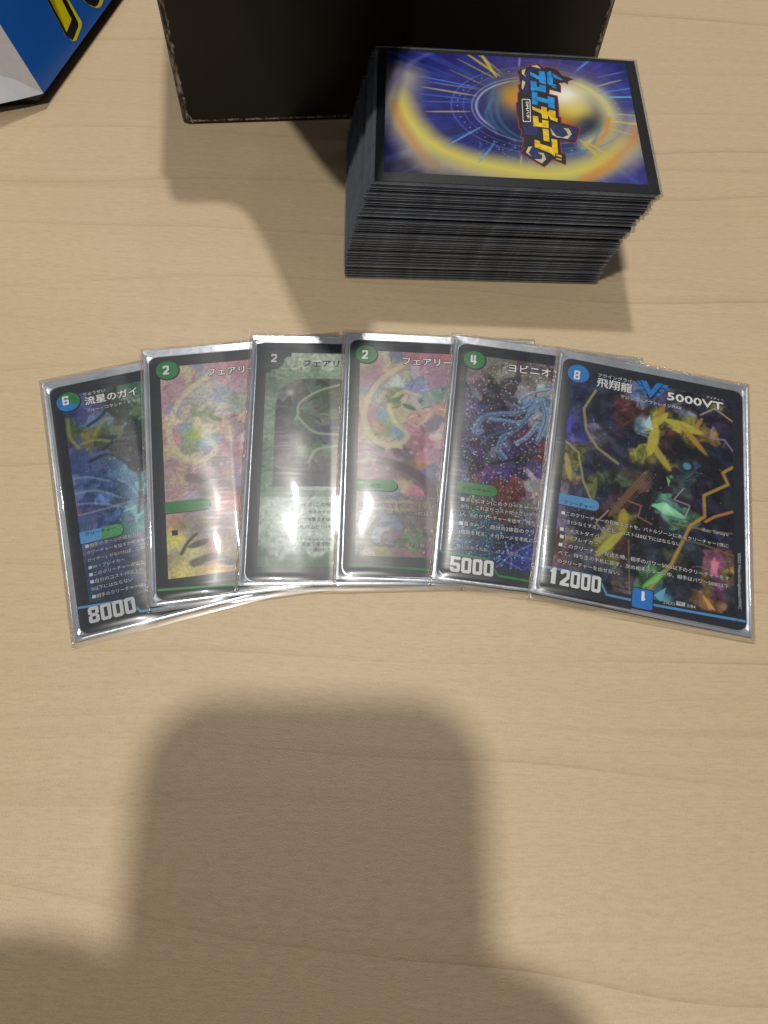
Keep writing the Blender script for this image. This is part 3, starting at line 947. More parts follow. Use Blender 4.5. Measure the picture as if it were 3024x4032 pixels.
def art5(p, c=c):
    q = c.uv
    P = lambda *a: [q(x, y) for x, y in a]
    p.blobs(pts(c, [(400, 420, (104, 98, 104)), (560, 360, (126, 128, 118)), (680, 340, (120, 116, 108)), (820, 360, (110, 96, 104)), (960, 380, (100, 84, 96)), (480, 500, (90, 78, 92)), (560, 560, (52, 42, 62)), (680, 560, (78, 66, 84)), (850, 520, (128, 118, 122)), (960, 560, (160, 160, 168)),
                    (380, 600, (86, 78, 110)), (440, 720, (70, 66, 100)), (600, 660, (72, 58, 84)), (720, 680, (96, 86, 110)), (880, 640, (110, 150, 186)), (960, 720, (90, 110, 140)), (880, 760, (156, 142, 150)), (560, 800, (60, 56, 92)), (700, 820, (76, 70, 104)), (800, 860, (88, 52, 70)),
                    (380, 860, (60, 56, 96)), (400, 1000, (64, 62, 108)), (520, 980, (40, 38, 66)), (640, 980, (80, 86, 120)), (760, 960, (62, 48, 90)), (880, 940, (66, 54, 110)), (900, 1000, (130, 60, 52)), (820, 1060, (60, 48, 60)), (340, 1120, (66, 66, 104)), (440, 1110, (48, 36, 48)), (560, 1110, (58, 56, 88)), (700, 1120, (64, 56, 110)), (800, 1150, (60, 50, 104)),
                    (900, 1140, (76, 64, 124)), (900, 1220, (150, 140, 150)), (850, 1300, (158, 146, 152)), (900, 1380, (146, 130, 136)), (340, 1220, (70, 74, 112)), (440, 1240, (96, 60, 62)), (520, 1250, (60, 48, 96)), (640, 1230, (66, 56, 118)), (720, 1310, (112, 58, 54)), (640, 1370, (106, 50, 52)),
                    (330, 1440, (56, 70, 92)), (480, 1430, (84, 60, 60)), (480, 1540, (58, 78, 104)), (640, 1520, (88, 56, 60)), (800, 1520, (90, 96, 112)), (320, 1640, (52, 66, 96)), (540, 1660, (54, 80, 100)), (760, 1660, (50, 56, 100)), (280, 1720, (60, 76, 110)), (480, 1780, (44, 56, 96)), (700, 1790, (48, 54, 130)), (760, 1880, (44, 50, 126)), (640, 1880, (50, 58, 120)), (560, 1800, (50, 60, 100))]), 1.6, 6, 0.4, 2, (0.7, 1.3))
    p.texture(0.12, 1.0)
    p.dabs(300, 65, (0.6, 2.4), 0.35, 0.2)
    rib = (92, 136, 176)
    for a, w, col in ((((860, 640), (760, 720), (600, 730), (480, 760), (420, 860), (470, 860)), 1.0, rib), (((880, 680), (780, 790), (640, 780), (540, 770)), 0.8, (110, 156, 196)), (((900, 800), (820, 900), (740, 950)), 0.8, (126, 166, 200)), (((860, 720), (740, 840), (640, 900), (600, 1000), (650, 1060)), 0.9, rib),
                      (((430, 640), (420, 700), (500, 740)), 0.5, (80, 110, 160)), (((760, 640), (800, 600), (900, 560), (990, 545)), 0.6, (150, 176, 200)), (((740, 840), (660, 860), (540, 900), (470, 960)), 0.5, (70, 90, 140)), (((930, 620), (960, 760), (900, 930)), 0.8, (120, 168, 206)), (((720, 660), (780, 690), (840, 660)), 0.5, (120, 160, 200))):
        p.curve(P(*a), w, col, 0.45, 0.9)
        p.curve([(x, y - 0.45) for x, y in P(*a)], 0.16, (44, 54, 86), 0.3, 0.7)
    p.curve(P((540, 1110), (700, 1080), (940, 1035)), 0.35, (36, 28, 34), 0.3, 0.9)
    for a in (((590, 1890), (700, 1790), (850, 1720)), ((600, 1820), (760, 1900), (830, 1990)), ((650, 1700), (700, 1830), (690, 1960)), ((700, 1800), (860, 1830))):
        p.stroke(P(*a), 0.22, (120, 140, 200), 0.3, 0.7)
    ya, yb = q(400, 1250)[1], q(400, 1790)[1]
    p.flecks(900, (4, ya, 50, 83), [(240, 190, 186), (220, 214, 220), (190, 184, 204), (250, 216, 206)], 0.19, 8)
    p.flecks(560, (4, yb - 8, 50, ya), [(170, 240, 206), (130, 210, 196), (160, 190, 230), (214, 240, 190)], 0.19, 12)


c.art((3.6, 5.0, 60, 83.6), art5, M['foil'], 0.26)
c.poly('power_panel', [(150, 1775), (520, 1836), (598, 1960), (900, 2015), (900, 2200), (120, 2100)][:3] + [(598, 1962), (870, 2008), (865, 2080), (560, 2030), (200, 1960), (140, 1900)], M['black'])
c.line('power_line', [(155, 1768), (340, 1800), (520, 1832), (600, 1956), (880, 2006)], 0.75, M['green'])
c.badge(420, 320, M['green'])
c.digits('4', 388, 352, 3.9, 'cost_number')
c.text([('ヨビニオン', 676, 408, 1082, 472)], 'title', M['white'], bold=0.02, halo_w=0.09)
c.text([('スノー', 905, 496, 1000, 514)], 'subtitle', M['white'])
bu, bv = c.uv(592, 1322)
c.banner(bu, bv, 4.0, M['green'])
c.text([('クリーチャー', 328, 1304, 542, 1338)], 'type_text', M['dark'], halo=False, bold=0.02)
c.text([('■ヨビニオン(このクリーチャーが', 315, 1388, 905, 1480), ('から、これよりコストが小さいクリ', 315, 1440, 890, 1536), ('い。そのクリーチャーを出す。残り', 310, 1500, 872, 1600),
        ('■各ターン、自分の2体目のクリ', 303, 1570, 866, 1668), ('1枚目を見る。そのカードを手札に', 303, 1632, 862, 1726)], 'rules_text', M['white'], halo_w=0.09)
c.text([('会いたかったわ……さようなら。', 285, 1744, 762, 1828)], 'flavour_text', M['grey'], halo_w=0.08, slant=0.12)
c.digits('5000', 232, 1922, 5.1, 'power_number', M['white'], total=13.2)
c.film()

# ---- card 6: dark card with yellow flames, power 12000
c = Card(5, 'dark card with yellow flame shapes marked 8 and 12000, uncovered on top of the fan', Z8)
c.base()


def art6(p, c=c):
    q = c.uv
    P = lambda *a: [q(x, y) for x, y in a]
    p.blobs(pts(c, [(430, 420, (50, 62, 128)), (520, 340, (60, 66, 110)), (560, 420, (60, 70, 104)), (370, 620, (70, 66, 200), 1.4), (410, 560, (74, 70, 190)), (460, 520, (70, 80, 150)), (560, 560, (44, 50, 84)), (640, 440, (60, 60, 84)), (720, 560, (124, 66, 52)), (800, 520, (140, 70, 48)), (760, 640, (60, 52, 74)),
                    (620, 660, (130, 132, 150)), (700, 760, (70, 74, 100)), (900, 480, (128, 150, 190)), (880, 600, (160, 200, 214)), (980, 430, (110, 100, 150)), (1060, 400, (150, 160, 190)), (1180, 420, (50, 52, 60)), (1290, 470, (176, 164, 70)), (1380, 440, (70, 60, 100)), (1250, 400, (70, 64, 70)), (1340, 560, (64, 52, 92)), (1410, 660, (60, 52, 80)),
                    (1000, 560, (200, 186, 60)), (940, 660, (196, 188, 62)), (1120, 620, (206, 200, 66)), (1200, 700, (200, 160, 56)), (910, 760, (206, 196, 70)), (990, 700, (90, 52, 40)), (1060, 740, (48, 38, 36)), (1140, 800, (44, 44, 46)), (1050, 800, (54, 46, 42)), (1240, 780, (60, 50, 46)), (1150, 870, (60, 110, 150)), (1260, 880, (34, 36, 42)), (1380, 860, (44, 48, 76)),
                    (1010, 880, (196, 180, 60)), (890, 900, (96, 90, 60)), (820, 960, (110, 84, 60)), (740, 1060, (104, 62, 44)), (680, 1140, (120, 74, 60)), (620, 860, (44, 48, 66)), (560, 960, (112, 120, 50)), (640, 940, (90, 110, 60)), (480, 900, (60, 66, 90)), (400, 820, (176, 164, 70)), (400, 940, (196, 170, 80)), (350, 1000, (180, 150, 170)), (440, 1020, (86, 76, 120)), (540, 1060, (50, 56, 84)),
                    (980, 980, (44, 44, 42)), (1080, 980, (70, 84, 74)), (1160, 960, (80, 120, 120)), (1240, 960, (40, 40, 44)), (1380, 1000, (44, 46, 64)), (1300, 1080, (40, 42, 60)), (860, 1080, (46, 36, 34)), (960, 1100, (110, 190, 150)), (1040, 1160, (136, 224, 176), 1.4), (1110, 1190, (110, 170, 120)), (1200, 1140, (44, 40, 50)), (880, 1200, (60, 40, 36)),
                    (740, 1180, (186, 170, 52)), (720, 1260, (170, 158, 50)), (820, 1280, (56, 44, 44)), (640, 1360, (196, 184, 60)), (580, 1400, (206, 196, 72)), (720, 1380, (110, 56, 44)), (450, 1230, (70, 72, 90)), (330, 1330, (170, 140, 70)), (320, 1220, (160, 130, 170)), (430, 1420, (110, 104, 130)), (300, 1450, (222, 132, 132), 1.3), (380, 1500, (130, 116, 110)),
                    (900, 1380, (52, 56, 70)), (1000, 1300, (50, 56, 70)), (1100, 1330, (60, 66, 80)), (1250, 1330, (48, 50, 66)), (1400, 1300, (52, 48, 66)), (900, 1480, (92, 100, 110)), (1050, 1450, (110, 116, 70)), (1180, 1450, (46, 52, 56)), (1310, 1480, (230, 120, 150), 1.3), (1390, 1560, (216, 160, 70)), (1340, 1600, (190, 96, 140)),
                    (560, 1560, (70, 70, 84)), (740, 1580, (90, 88, 90)), (880, 1620, (110, 170, 90)), (960, 1560, (96, 176, 96)), (1080, 1600, (60, 66, 56)), (1200, 1600, (44, 48, 50)), (700, 1650, (150, 132, 110)), (980, 1690, (96, 170, 214)), (1120, 1700, (60, 64, 66)), (1250, 1710, (196, 150, 70)), (1300, 1770, (206, 130, 70)), (1400, 1700, (90, 104, 96)), (1400, 1800, (44, 48, 58)), (1100, 1790, (50, 54, 60))]), 1.6, 6, 0.5, 2, (0.6, 1.35))
    p.c = p.c * 0.58 + 0.42 * np.array((40, 45, 72)) / 255.0
    p.texture(0.12, 0.9)
    p.dabs(260, 66, (1.0, 4.0), 0.5, 0.18)
    p.c = p.c * np.clip(0.35 + 1.3 * fbm(p.X, p.Y, 0.35, 91, 4), 0.4, 1.2)[..., None]
    # dark swirls, light arcs, forked lightning
    for a, w in ((((1080, 690), (1180, 800), (1330, 850)), 1.6), (((960, 1000), (880, 1120), (900, 1250), (1010, 1330)), 1.8), (((640, 760), (760, 850), (900, 900)), 1.0), (((1120, 480), (1230, 540), (1220, 600)), 1.2), (((560, 460), (600, 600), (720, 720)), 1.1)):
        p.curve(P(*a), w, (34, 34, 40), 1.4, 0.7)
    for a, w, col in ((((1435, 875), (1370, 910), (1405, 985), (1250, 1055), (1255, 1190), (1165, 1245), (1040, 1500), (910, 1640)), 0.55, (214, 164, 66)), (((1432, 1160), (1320, 1190), (1260, 1222)), 0.5, (220, 150, 70)),
                      (((560, 385), (485, 500), (500, 640), (570, 750), (700, 850)), 0.45, (180, 172, 86)), (((360, 700), (450, 780), (480, 960), (530, 1080)), 0.35, (190, 170, 110)), (((1230, 540), (1320, 500), (1400, 560), (1440, 590)), 0.35, (206, 180, 120)),
                      (((1440, 780), (1380, 700), (1290, 690), (1310, 620)), 0.35, (170, 140, 190)), (((1120, 1010), (1060, 1080), (1160, 1120), (1130, 1200)), 0.2, (220, 180, 190)), (((770, 1090), (850, 1120), (830, 1190), (920, 1240)), 0.2, (210, 130, 110)),
                      (((640, 1150), (560, 1230), (620, 1300)), 0.25, (200, 170, 160)), (((1100, 1330), (1250, 1370), (1440, 1440)), 0.25, (150, 130, 80)), (((1050, 1230), (1230, 1270), (1430, 1300)), 0.22, (176, 140, 90)), (((770, 1340), (775, 1700)), 0.16, (176, 150, 90))):
        p.stroke(P(*a), w, col, 0.3, 0.9)
    for x0, y0, x1, y1, w, col in ((880, 640, 1020, 530, 1.5, (214, 204, 66)), (900, 800, 950, 600, 1.7, (216, 206, 70)), (1000, 570, 1240, 660, 1.7, (214, 206, 72)), (1090, 590, 1270, 800, 1.1, (206, 166, 56)), (900, 700, 1040, 900, 1.3, (206, 190, 66)), (960, 560, 1000, 470, 0.9, (206, 150, 60)), (1190, 640, 1240, 560, 0.8, (206, 160, 60)),
                                   (740, 1140, 730, 1300, 1.6, (190, 178, 54)), (730, 1290, 560, 1440, 1.4, (210, 200, 74)), (560, 940, 540, 1080, 0.9, (130, 140, 56)), (370, 780, 400, 960, 1.0, (200, 180, 84)), (920, 1110, 1130, 1200, 1.3, (150, 232, 186)), (1320, 1450, 1300, 1560, 0.7, (240, 150, 170)), (1240, 1690, 1310, 1780, 0.6, (236, 170, 80)), (860, 1640, 1000, 1540, 0.9, (126, 206, 110)), (640, 1190, 900, 890, 1.2, (124, 92, 70))):
        p.stroke(P((x0, y0), (x1, y1)), w, col, 0.5, 0.85, taper=True)
    for k in range(5):
        p.stroke(P((640 + 14 * k, 1180 + 4 * k), (880 + 16 * k, 900 + 6 * k)), 0.1, (176, 130, 84), 0.2, 0.7)
    for tri, col in ((((905, 1120), (1000, 1095), (1135, 1195)), (150, 236, 190)), (((985, 1130), (1010, 1100), (1060, 1180)), (206, 250, 224)), (((850, 1650), (1000, 1520), (960, 1600)), (136, 222, 120)), (((1290, 1470), (1345, 1480), (1330, 1580)), (244, 150, 180)),
                     (((930, 1690), (1010, 1640), (980, 1740)), (120, 206, 236)), (((870, 610), (905, 540), (925, 640)), (190, 226, 236)), (((350, 640), (400, 540), (400, 660)), (86, 76, 226)), (((1240, 1690), (1330, 1790), (1280, 1780)), (244, 176, 84)), (((1010, 930), (1035, 960), (1025, 1000)), (150, 240, 130))):  # rainbow glints of the foil, painted in as bright triangles
        T = [np.array(q(*v)) for v in tri]
        c0 = sum(T) / 3
        m = np.ones(p.X.shape)
        for i in range(3):
            e_ = T[(i + 1) % 3] - T[i]
            nn = np.array([-e_[1], e_[0]]) / np.linalg.norm(e_)
            nn = nn if (c0 - T[i]) @ nn > 0 else -nn
            m = m * np.clip(((p.X - T[i][0]) * nn[0] + (p.Y - T[i][1]) * nn[1]) / 0.2 + 0.5, 0, 1)
        p.mix(m * 0.92, col)
    p.disc(*q(1142, 868), 2.6, (58, 60, 62), 0.4)
    p.disc(*q(1142, 868), 1.35, (88, 160, 196), 0.4)
    for x, y, r, col in ((1105, 430, 1.0, (90, 216, 216)), (1000, 1160, 1.6, (186, 240, 206)), (880, 590, 1.6, (186, 220, 226)), (1040, 935, 0.7, (130, 230, 120)), (410, 690, 1.0, (150, 120, 190)), (380, 590, 2.2, (70, 64, 214)), (1000, 1720, 2.2, (110, 190, 220))):
        p.glow(*q(x, y), r, col, 0.9)
    p.flecks(60, (5, 12, 58, 80), [(200, 170, 110), (190, 190, 200), (220, 200, 160)], 0.16, 15)


c.art((3.6, 4.2, 59.5, 83.7), art6, M['foil'], 0.26)
c.poly('power_panel', [(200, 1506), (578, 1582), (628, 1692), (790, 1726), (785, 1800), (600, 1765), (330, 1700), (210, 1610)], M['black'])
c.line('power_line', [(205, 1502), (390, 1538), (578, 1576), (630, 1688), (790, 1722)], 0.8, M['ltblue'])
c.line('bottom_line', [(915, 1750), (1200, 1802), (1516, 1858)], 0.8, M['ltblue'])
c.badge(450, 278, M['blue'])
c.digits('8', 418, 312, 3.9, 'cost_number')
c.text([('飛翔龍', 566, 356, 790, 400)], 'title', M['white'], bold=0.012, halo_w=0.06)
c.text([('5000VT', 1016, 444, 1372, 510)], 'title', M['white'], bold=0.02, halo_w=0.07, hs=0.72)
c.text([('フライングライ', 574, 296, 790, 336), ('ブイティー', 1265, 434, 1376, 456), ('マジック・アウトレイジMAX', 718, 432, 1108, 508)], 'subtitle', M['white'])
c.digits('12000', 262, 1612, 5.3, 'power_number', M['white'], total=15.6)
# winged V emblem
for s, L in (('emblem_outline', [[(806, 312), (1040, 352), (908, 448)]]),
             ('emblem', [[(845, 318), (885, 325), (912, 385), (950, 336), (990, 343), (908, 434)], [(822, 322), (842, 326), (858, 352), (836, 346)], [(836, 352), (860, 358), (874, 382), (852, 374)],
                         [(852, 380), (876, 388), (890, 410), (870, 402)], [(992, 348), (1026, 354), (1008, 378), (978, 368)], [(974, 374), (1004, 384), (986, 402), (960, 392)], [(956, 398), (982, 408), (958, 426), (940, 416)]])):
    V, Fc = [], []
    for poly in L:
        Fc.append([len(V) + i for i in range(len(poly))])
        V += [c.uv(*p) for p in poly]
    c.flat(s, V, Fc, FACE + (0.032 if s == 'emblem' else 0.024), M['blue'] if s == 'emblem' else M['dark'], c.card)
bu, bv = c.uv(582, 1124)
c.banner(bu, bv, 4.0, M['ltblue'])
c.text([('クリーチャー', 356, 1106, 541, 1140)], 'type_text', M['dark'], halo=False, bold=0.02)
c.text([('■このクリーチャーの召喚コストを、バトルゾーンにあるクリーチャー1体に', 340, 1174, 1406, 1392), ('つき1少なくする。ただし、コストは0以下にはならない。', 340, 1224, 1112, 1390), ('■ジャストダイバー', 330, 1278, 612, 1334), ('■T・ブレイカー', 330, 1326, 573, 1374),
        ('■このクリーチャーが出た時、相手のパワー5000以下のクリーチャーをす', 322, 1377, 1412, 1596), ('べて、持ち主の手札に戻す。次の相手のターン中、相手はパワー5000以下', 320, 1428, 1408, 1650), ('のクリーチャーを出せない。', 315, 1482, 712, 1566)], 'rules_text', M['white'], halo_w=0.09)
c.text([('illus. Sansyu', 1236, 1282, 1404, 1314)], 'artist_text', M['grey'])
c.text([('23EX1', 990, 1744, 1062, 1758)], 'set_text', M['grey'])
c.text([('3/84', 1140, 1768, 1196, 1778)], 'number_text', M['grey'])
c.poly('rarity_box', [(1074, 1728), (1130, 1738), (1129, 1764), (1073, 1754)], M['grey'], FACE + 0.03)
c.text([('VIC', 1081, 1750, 1122, 1758)], 'rarity_text', M['dark'], halo=False, bold=0.02)
# vertical copyright line, reading downwards
ua, va = c.uv(1468, 1420)
ub, vb = c.uv(1478, 1778)
g, f = glyphs('©2023 Wizards/Shogakukan/WHC', 0.008)
s = (va - vb) / (g[:, 0].max() - g[:, 0].min())
c.flat('copyright_text', np.c_[(ua + ub) / 2 - 0.2 + g[:, 1] * s, va - (g[:, 0] - g[:, 0].min()) * s], f, FACE + 0.04, M['grey'], c.card)
# small blue tab with an upside-down 1
u0, v0 = c.uv(790, 1745)
u1, v1 = c.uv(925, 1670)
c.poly('tab_rim', rrect(u0 - 0.3, v0 - 1.2, u1 + 0.3, v1 + 0.5, 0.8, 4), M['dark'], FACE + 0.03, px=False)
c.poly('number_tab', rrect(u0, v0 - 0.9, u1, v1 + 0.2, 0.7, 4), M['blue'], FACE + 0.036, px=False)
V, Fc = block_digits('1')
V = -V * [3.1, 3.1] + [(u0 + u1) / 2 + 0.87, v1 - 0.5]
c.flat('tab_number', V, Fc, FACE + 0.046, M['white'], c.card)
c.film()

# ------------------------------------------------------------------ the tall deck: thirty-six sleeved cards
NDECK, PITCH_Z = 36, 1.25
DECK_H = NDECK * PITCH_Z
bot = (-22.7, 199.1, math.radians(5.45))              # left front corner and turn of the lowest card
top = (-14.2, 198.8, math.radians(4.05))
OW, OD = 94.0, 69.0
# shared meshes
sV, sF = slab(rrect(1.0, 1.2, 92.8, 67.8, 0.6, 2), 0.06, 0.98)
eV, eF = slab(rrect(0, 0, OW, OD, 0.4, 1), 1.0, 1.17)
eM = [0, 0] + [1] * (len(eF) - 2)
proto = None
for i in range(NDECK):
    t = i / (NDECK - 1)
    lean = t ** 1.25
    bulge = 2.0 * math.sin(math.pi * t) * (1 - t)
    jx, jy, jr = random.gauss(0, 0.34), random.gauss(0, 0.28), random.gauss(0, 0.003)
    if i < 4 or i == NDECK - 1:
        jx *= 0.4; jy *= 0.3; jr *= 0.3
    x = bot[0] + (top[0] - bot[0]) * lean - bulge + jx
    y = bot[1] + (top[1] - bot[1]) * t + jy
    rz = bot[2] + (top[2] - bot[2]) * t + jr
    if i == NDECK - 1:
        x, y, rz = top
        lab = 'black bordered sleeved card with golden swirl and logo on top of the deck'
        grp = None
    else:
        lab = 'black sleeved card stacked edge-on in the deck below its top card'
        grp = 'sleeved cards stacked in the deck'
    r = thing('sleeved_card', lab, 'trading card', (x, y, i * PITCH_Z), rz, grp)
    if proto is None:
        a = mesh_obj('card', sV, sF, M['sleeve'], r)
        b = mesh_obj('clear_sleeve', eV, eF, [M['edge'], M['edgeline']], r, face_mats=eM)
        proto = (a, b)
    elif i == NDECK - 1:
        topcard = r
    else:
        for src in proto:
            cpy = src.copy()
            COL.objects.link(cpy)
            cpy.parent = r

# top card: printed back of the sleeve, gently domed, with logo
TZ = (NDECK - 1) * PITCH_Z


def dome(X, Y):
    return 0.62 - 0.9 * np.clip((np.asarray(X) - 60) / 34, 0, 1) ** 2 * 0.35 - 0.25 * np.clip((12 - np.asarray(X)) / 12, 0, 1) ** 2


def duv(x, y, z=(300, 0)):
    """pixel of the logo close-up -> position on the top card (mm)"""
    p = unp((1950 + x * 400 / 1659, 220 + y * 400 / 1659), TZ + 0.62)
    dx, dy = p[0] - top[0], p[1] - top[1]
    return dx * math.cos(top[2]) + dy * math.sin(top[2]), -dx * math.sin(top[2]) + dy * math.cos(top[2])


def duv3(x, y):
    """pixel of the top-card close-up -> position on the top card (mm)"""
    return duv((1450 + x * 1200 / 1659 - 1950) * 1659 / 400, (150 + y * 1200 / 1659 - 220) * 1659 / 400)


X, Y, Fc = grid(1.0, 92.9, 1.0, 67.9, 40, 12)
tb = mesh_obj('card', np.c_[X.ravel(), Y.ravel(), dome(X, Y).ravel()], Fc, M['speck'], topcard, smooth=True)
X, Y, Fc = grid(0, OW, 0, OD, 40, 12)
mesh_obj('clear_sleeve', np.c_[X.ravel(), Y.ravel(), (dome(X, Y) - 0.12).ravel()], Fc, M['edge'], topcard, smooth=True)
X, Y, Fc = grid(3.9, 89.4, 5.0, 66.1, 330, 236)
p = Paint(X, Y, 5)
D3 = lambda L: [(*duv3(a, b), *r_) for a, b, *r_ in L]
p.blobs(D3([(180, 120, (30, 32, 96)), (400, 120, (34, 38, 116)), (700, 110, (46, 46, 124)), (950, 100, (50, 48, 120)), (1150, 120, (52, 50, 132)), (1350, 130, (40, 44, 124)), (1450, 180, (36, 40, 112)), (300, 250, (34, 38, 120)), (200, 330, (40, 40, 100)), (420, 320, (36, 44, 130)), (560, 230, (36, 42, 122)), (400, 430, (30, 34, 112)),
            (560, 430, (36, 40, 124)), (600, 560, (34, 38, 112)), (420, 520, (32, 34, 100)), (140, 560, (22, 24, 76)), (120, 680, (24, 24, 62)), (700, 420, (40, 52, 110)), (720, 560, (30, 34, 80)), (800, 620, (46, 56, 100)), (1150, 600, (44, 66, 110)), (1200, 480, (34, 46, 90)), (1320, 330, (48, 56, 140)), (1400, 280, (36, 52, 150)),
            (1450, 430, (44, 50, 140)), (1460, 560, (60, 56, 120)), (1500, 700, (36, 40, 120)), (1420, 740, (60, 60, 130)), (940, 300, (70, 80, 90)), (300, 600, (90, 84, 80))]), 3.0, 2.0, 0.0)
p.texture(0.16, 0.25)
cx, cy = duv3(930, 390)


def ring(p, cx, cy, rx, ry, w, col, a0, a1, a=1.0, soft=2.0, rot=0.0):
    dx, dy = (p.X - cx), (p.Y - cy)
    x = dx * math.cos(rot) + dy * math.sin(rot)
    y = -dx * math.sin(rot) + dy * math.cos(rot)
    rr = np.hypot(x / rx, y / ry)
    ang = np.degrees(np.arctan2(y / ry, x / rx)) % 360
    span = (a1 - a0) % 360 or 360
    t = ((ang - a0) % 360) / span
    inside = np.clip(np.minimum(t, 1 - t) * 6, 0, 1) * (t <= 1)
    prof = np.exp(-((rr - 1) * min(rx, ry) / w) ** 2)
    p.mix(a * prof * inside, col)


# the great golden sweep, from the left flank round the bottom to the right
sweep = [duv3(*a) for a in ((190, 210), (150, 330), (200, 480), (330, 610), (520, 690), (760, 730), (1000, 735), (1200, 700), (1360, 620), (1470, 480))]
ang = np.arctan2((p.Y - cy) * 1.3, p.X - cx)
rad = np.hypot(p.X - cx, (p.Y - cy) * 1.3)
ray = np.clip((vnoise(ang * 26 + 40, rad * 0.02 + 3, 8) - 0.62) * 4, 0, 1) * np.clip((rad - 22) / 8, 0, 1) * (0.4 + 0.6 * vnoise(ang * 3 + 9, rad * 0, 9))
p.mix(ray * 0.45, (70, 112, 206))
p.mix(np.exp(-((rad - 36) / 9) ** 2) * 0.10, (110, 110, 180))
p.stroke(spline(sweep), 6.4, (184, 174, 150), 8.0, 0.80)
sw2 = [duv3(*a) for a in ((160, 330), (220, 440), (330, 560), (500, 650), (760, 715), (1000, 742), (1230, 700), (1400, 590))]
p.stroke(spline(sw2), 3.2, (226, 212, 84), 7.0, 0.85)
sw3 = [duv3(*a) for a in ((140, 350), (180, 460), (240, 560), (300, 640), (360, 690))]
p.stroke(spline(sw3), 1.2, (206, 120, 70), 3.4, 0.6)
p.stroke(spline([duv3(*a) for a in ((1180, 770), (1310, 690), (1440, 560), (1480, 480))]), 1.6, (216, 130, 60), 3.4, 0.7)
p.stroke(spline([duv3(*a) for a in ((180, 190), (150, 260), (150, 330))]), 1.6, (160, 154, 170), 2.4, 0.6)
p.glow(*duv3(330, 680), 7, (150, 140, 124), 0.55, 4)
p.glow(*duv3(1440, 640), 6, (170, 164, 170), 0.5, 7)
# bright core and its halo
p.glow(*duv3(1000, 320), 18, (214, 190, 110), 0.85, 13)
p.glow(*duv3(790, 320), 5, (214, 150, 50), 0.85, 6)
p.glow(*duv3(1110, 400), 6, (222, 190, 44), 0.9, 5)
p.glow(*duv3(1060, 450), 4, (216, 120, 40), 0.7, 3)
p.glow(*duv3(1080, 310), 7.5, (250, 248, 240), 1.0, 6.5)
p.glow(*duv3(1150, 380), 4, (220, 210, 120), 0.7, 6)
p.stroke(spline([duv3(*a) for a in ((1150, 260), (1260, 320), (1320, 420), (1290, 510), (1200, 580))]), 3.0, (220, 212, 140), 4.6, 0.85)
p.stroke(spline([duv3(*a) for a in ((1310, 440), (1290, 520), (1210, 590))]), 1.0, (216, 130, 60), 2.0, 0.7)
# inner dark disc left and teal wisps
p.glow(*duv3(760, 470), 7, (26, 30, 66), 0.45, 5)
p.glow(*duv3(1200, 460), 4, (22, 34, 66), 0.5, 4)
for a in (((690, 260), (660, 360), (690, 470), (800, 560)), ((720, 290), (700, 400), (760, 500), (900, 580)), ((1080, 640), (1200, 600), (1260, 500)), ((680, 330), (640, 420), (700, 520))):
    p.curve([duv3(*b) for b in a], 0.5, (70, 130, 170), 1.2, 0.6)
for rx, ry, w, col, a0, a1, al in ((23, 17, 0.22, (150, 150, 200), 20, 330, 0.8), (21.5, 15.5, 0.35, (170, 176, 210), 100, 230, 0.9), (30, 22, 0.18, (110, 116, 190), 0, 359, 0.7), (26, 19.5, 0.16, (120, 126, 190), 0, 359, 0.5), (35, 26, 0.5, (90, 84, 170), 330, 120, 0.5), (52, 39, 0.8, (110, 106, 190), 120, 200, 0.5)):
    ring(p, cx, cy, rx, ry, w, col, a0, a1, al)
for i in range(46):                                   # dotted orbit
    a = 2 * math.pi * i / 46
    p.disc(cx + 28 * math.cos(a), cy + 20.6 * math.sin(a), 0.26, (176, 180, 220), 0.25, 0.8)
for x0, y0, x1, y1, w, col in ((520, 75, 720, 210, .5, (206, 190, 60)), (560, 60, 740, 200, .35, (160, 150, 90)), (610, 80, 700, 215, .6, (216, 200, 50)), (480, 110, 690, 220, .3, (170, 160, 90)), (270, 205, 600, 270, .3, (80, 140, 220)), (290, 265, 590, 315, .35, (206, 196, 90)), (330, 240, 620, 280, .25, (150, 150, 160)),
                               (260, 300, 600, 340, .3, (70, 120, 210)), (290, 345, 580, 350, .3, (80, 110, 200)), (310, 400, 560, 400, .35, (190, 180, 110)), (420, 590, 620, 480, .35, (100, 170, 220)), (600, 680, 690, 570, .3, (90, 170, 210)), (820, 160, 825, 100, .35, (150, 150, 190)), (1130, 180, 1210, 115, .4, (90, 160, 226)),
                               (1230, 265, 1380, 225, .3, (190, 180, 140)), (1240, 300, 1480, 262, .3, (80, 150, 230)), (1280, 320, 1470, 318, .45, (100, 190, 240)), (1330, 410, 1490, 422, .3, (190, 190, 120)), (1320, 450, 1500, 470, .35, (216, 206, 90)), (1310, 490, 1440, 525, .3, (200, 190, 100)), (1150, 550, 1300, 690, .5, (206, 186, 60)), (1180, 560, 1330, 650, .35, (216, 190, 60)),
                               (440, 170, 640, 260, .25, (150, 140, 110)), (830, 690, 835, 640, .25, (206, 190, 120)), (1390, 180, 1240, 215, .2, (130, 130, 200))):
    p.stroke([duv3(x0, y0), duv3(x1, y1)], w, col, 0.5, 0.85, taper=True)
p.flecks(90, (34, 12, 52, 22), [(120, 150, 180), (150, 170, 190)], 0.16, 5)
Zt = dome(X, Y) + 0.014
mesh_obj('picture', np.c_[X.ravel(), Y.ravel(), Zt.ravel()], Fc, M['print'], tb, ink=p.ink(1.0, 0.95), smooth=True)


def logo(name, polys, mat, w):
    V, Fq = [], []
    for poly in polys:
        Fq.append([len(V) + i for i in range(len(poly))])
        for a in poly:
            u, v = duv(*a)
            V.append((u, v, float(dome(u, v)) + w))
    mesh_obj(name, V, Fq, mat, tb)


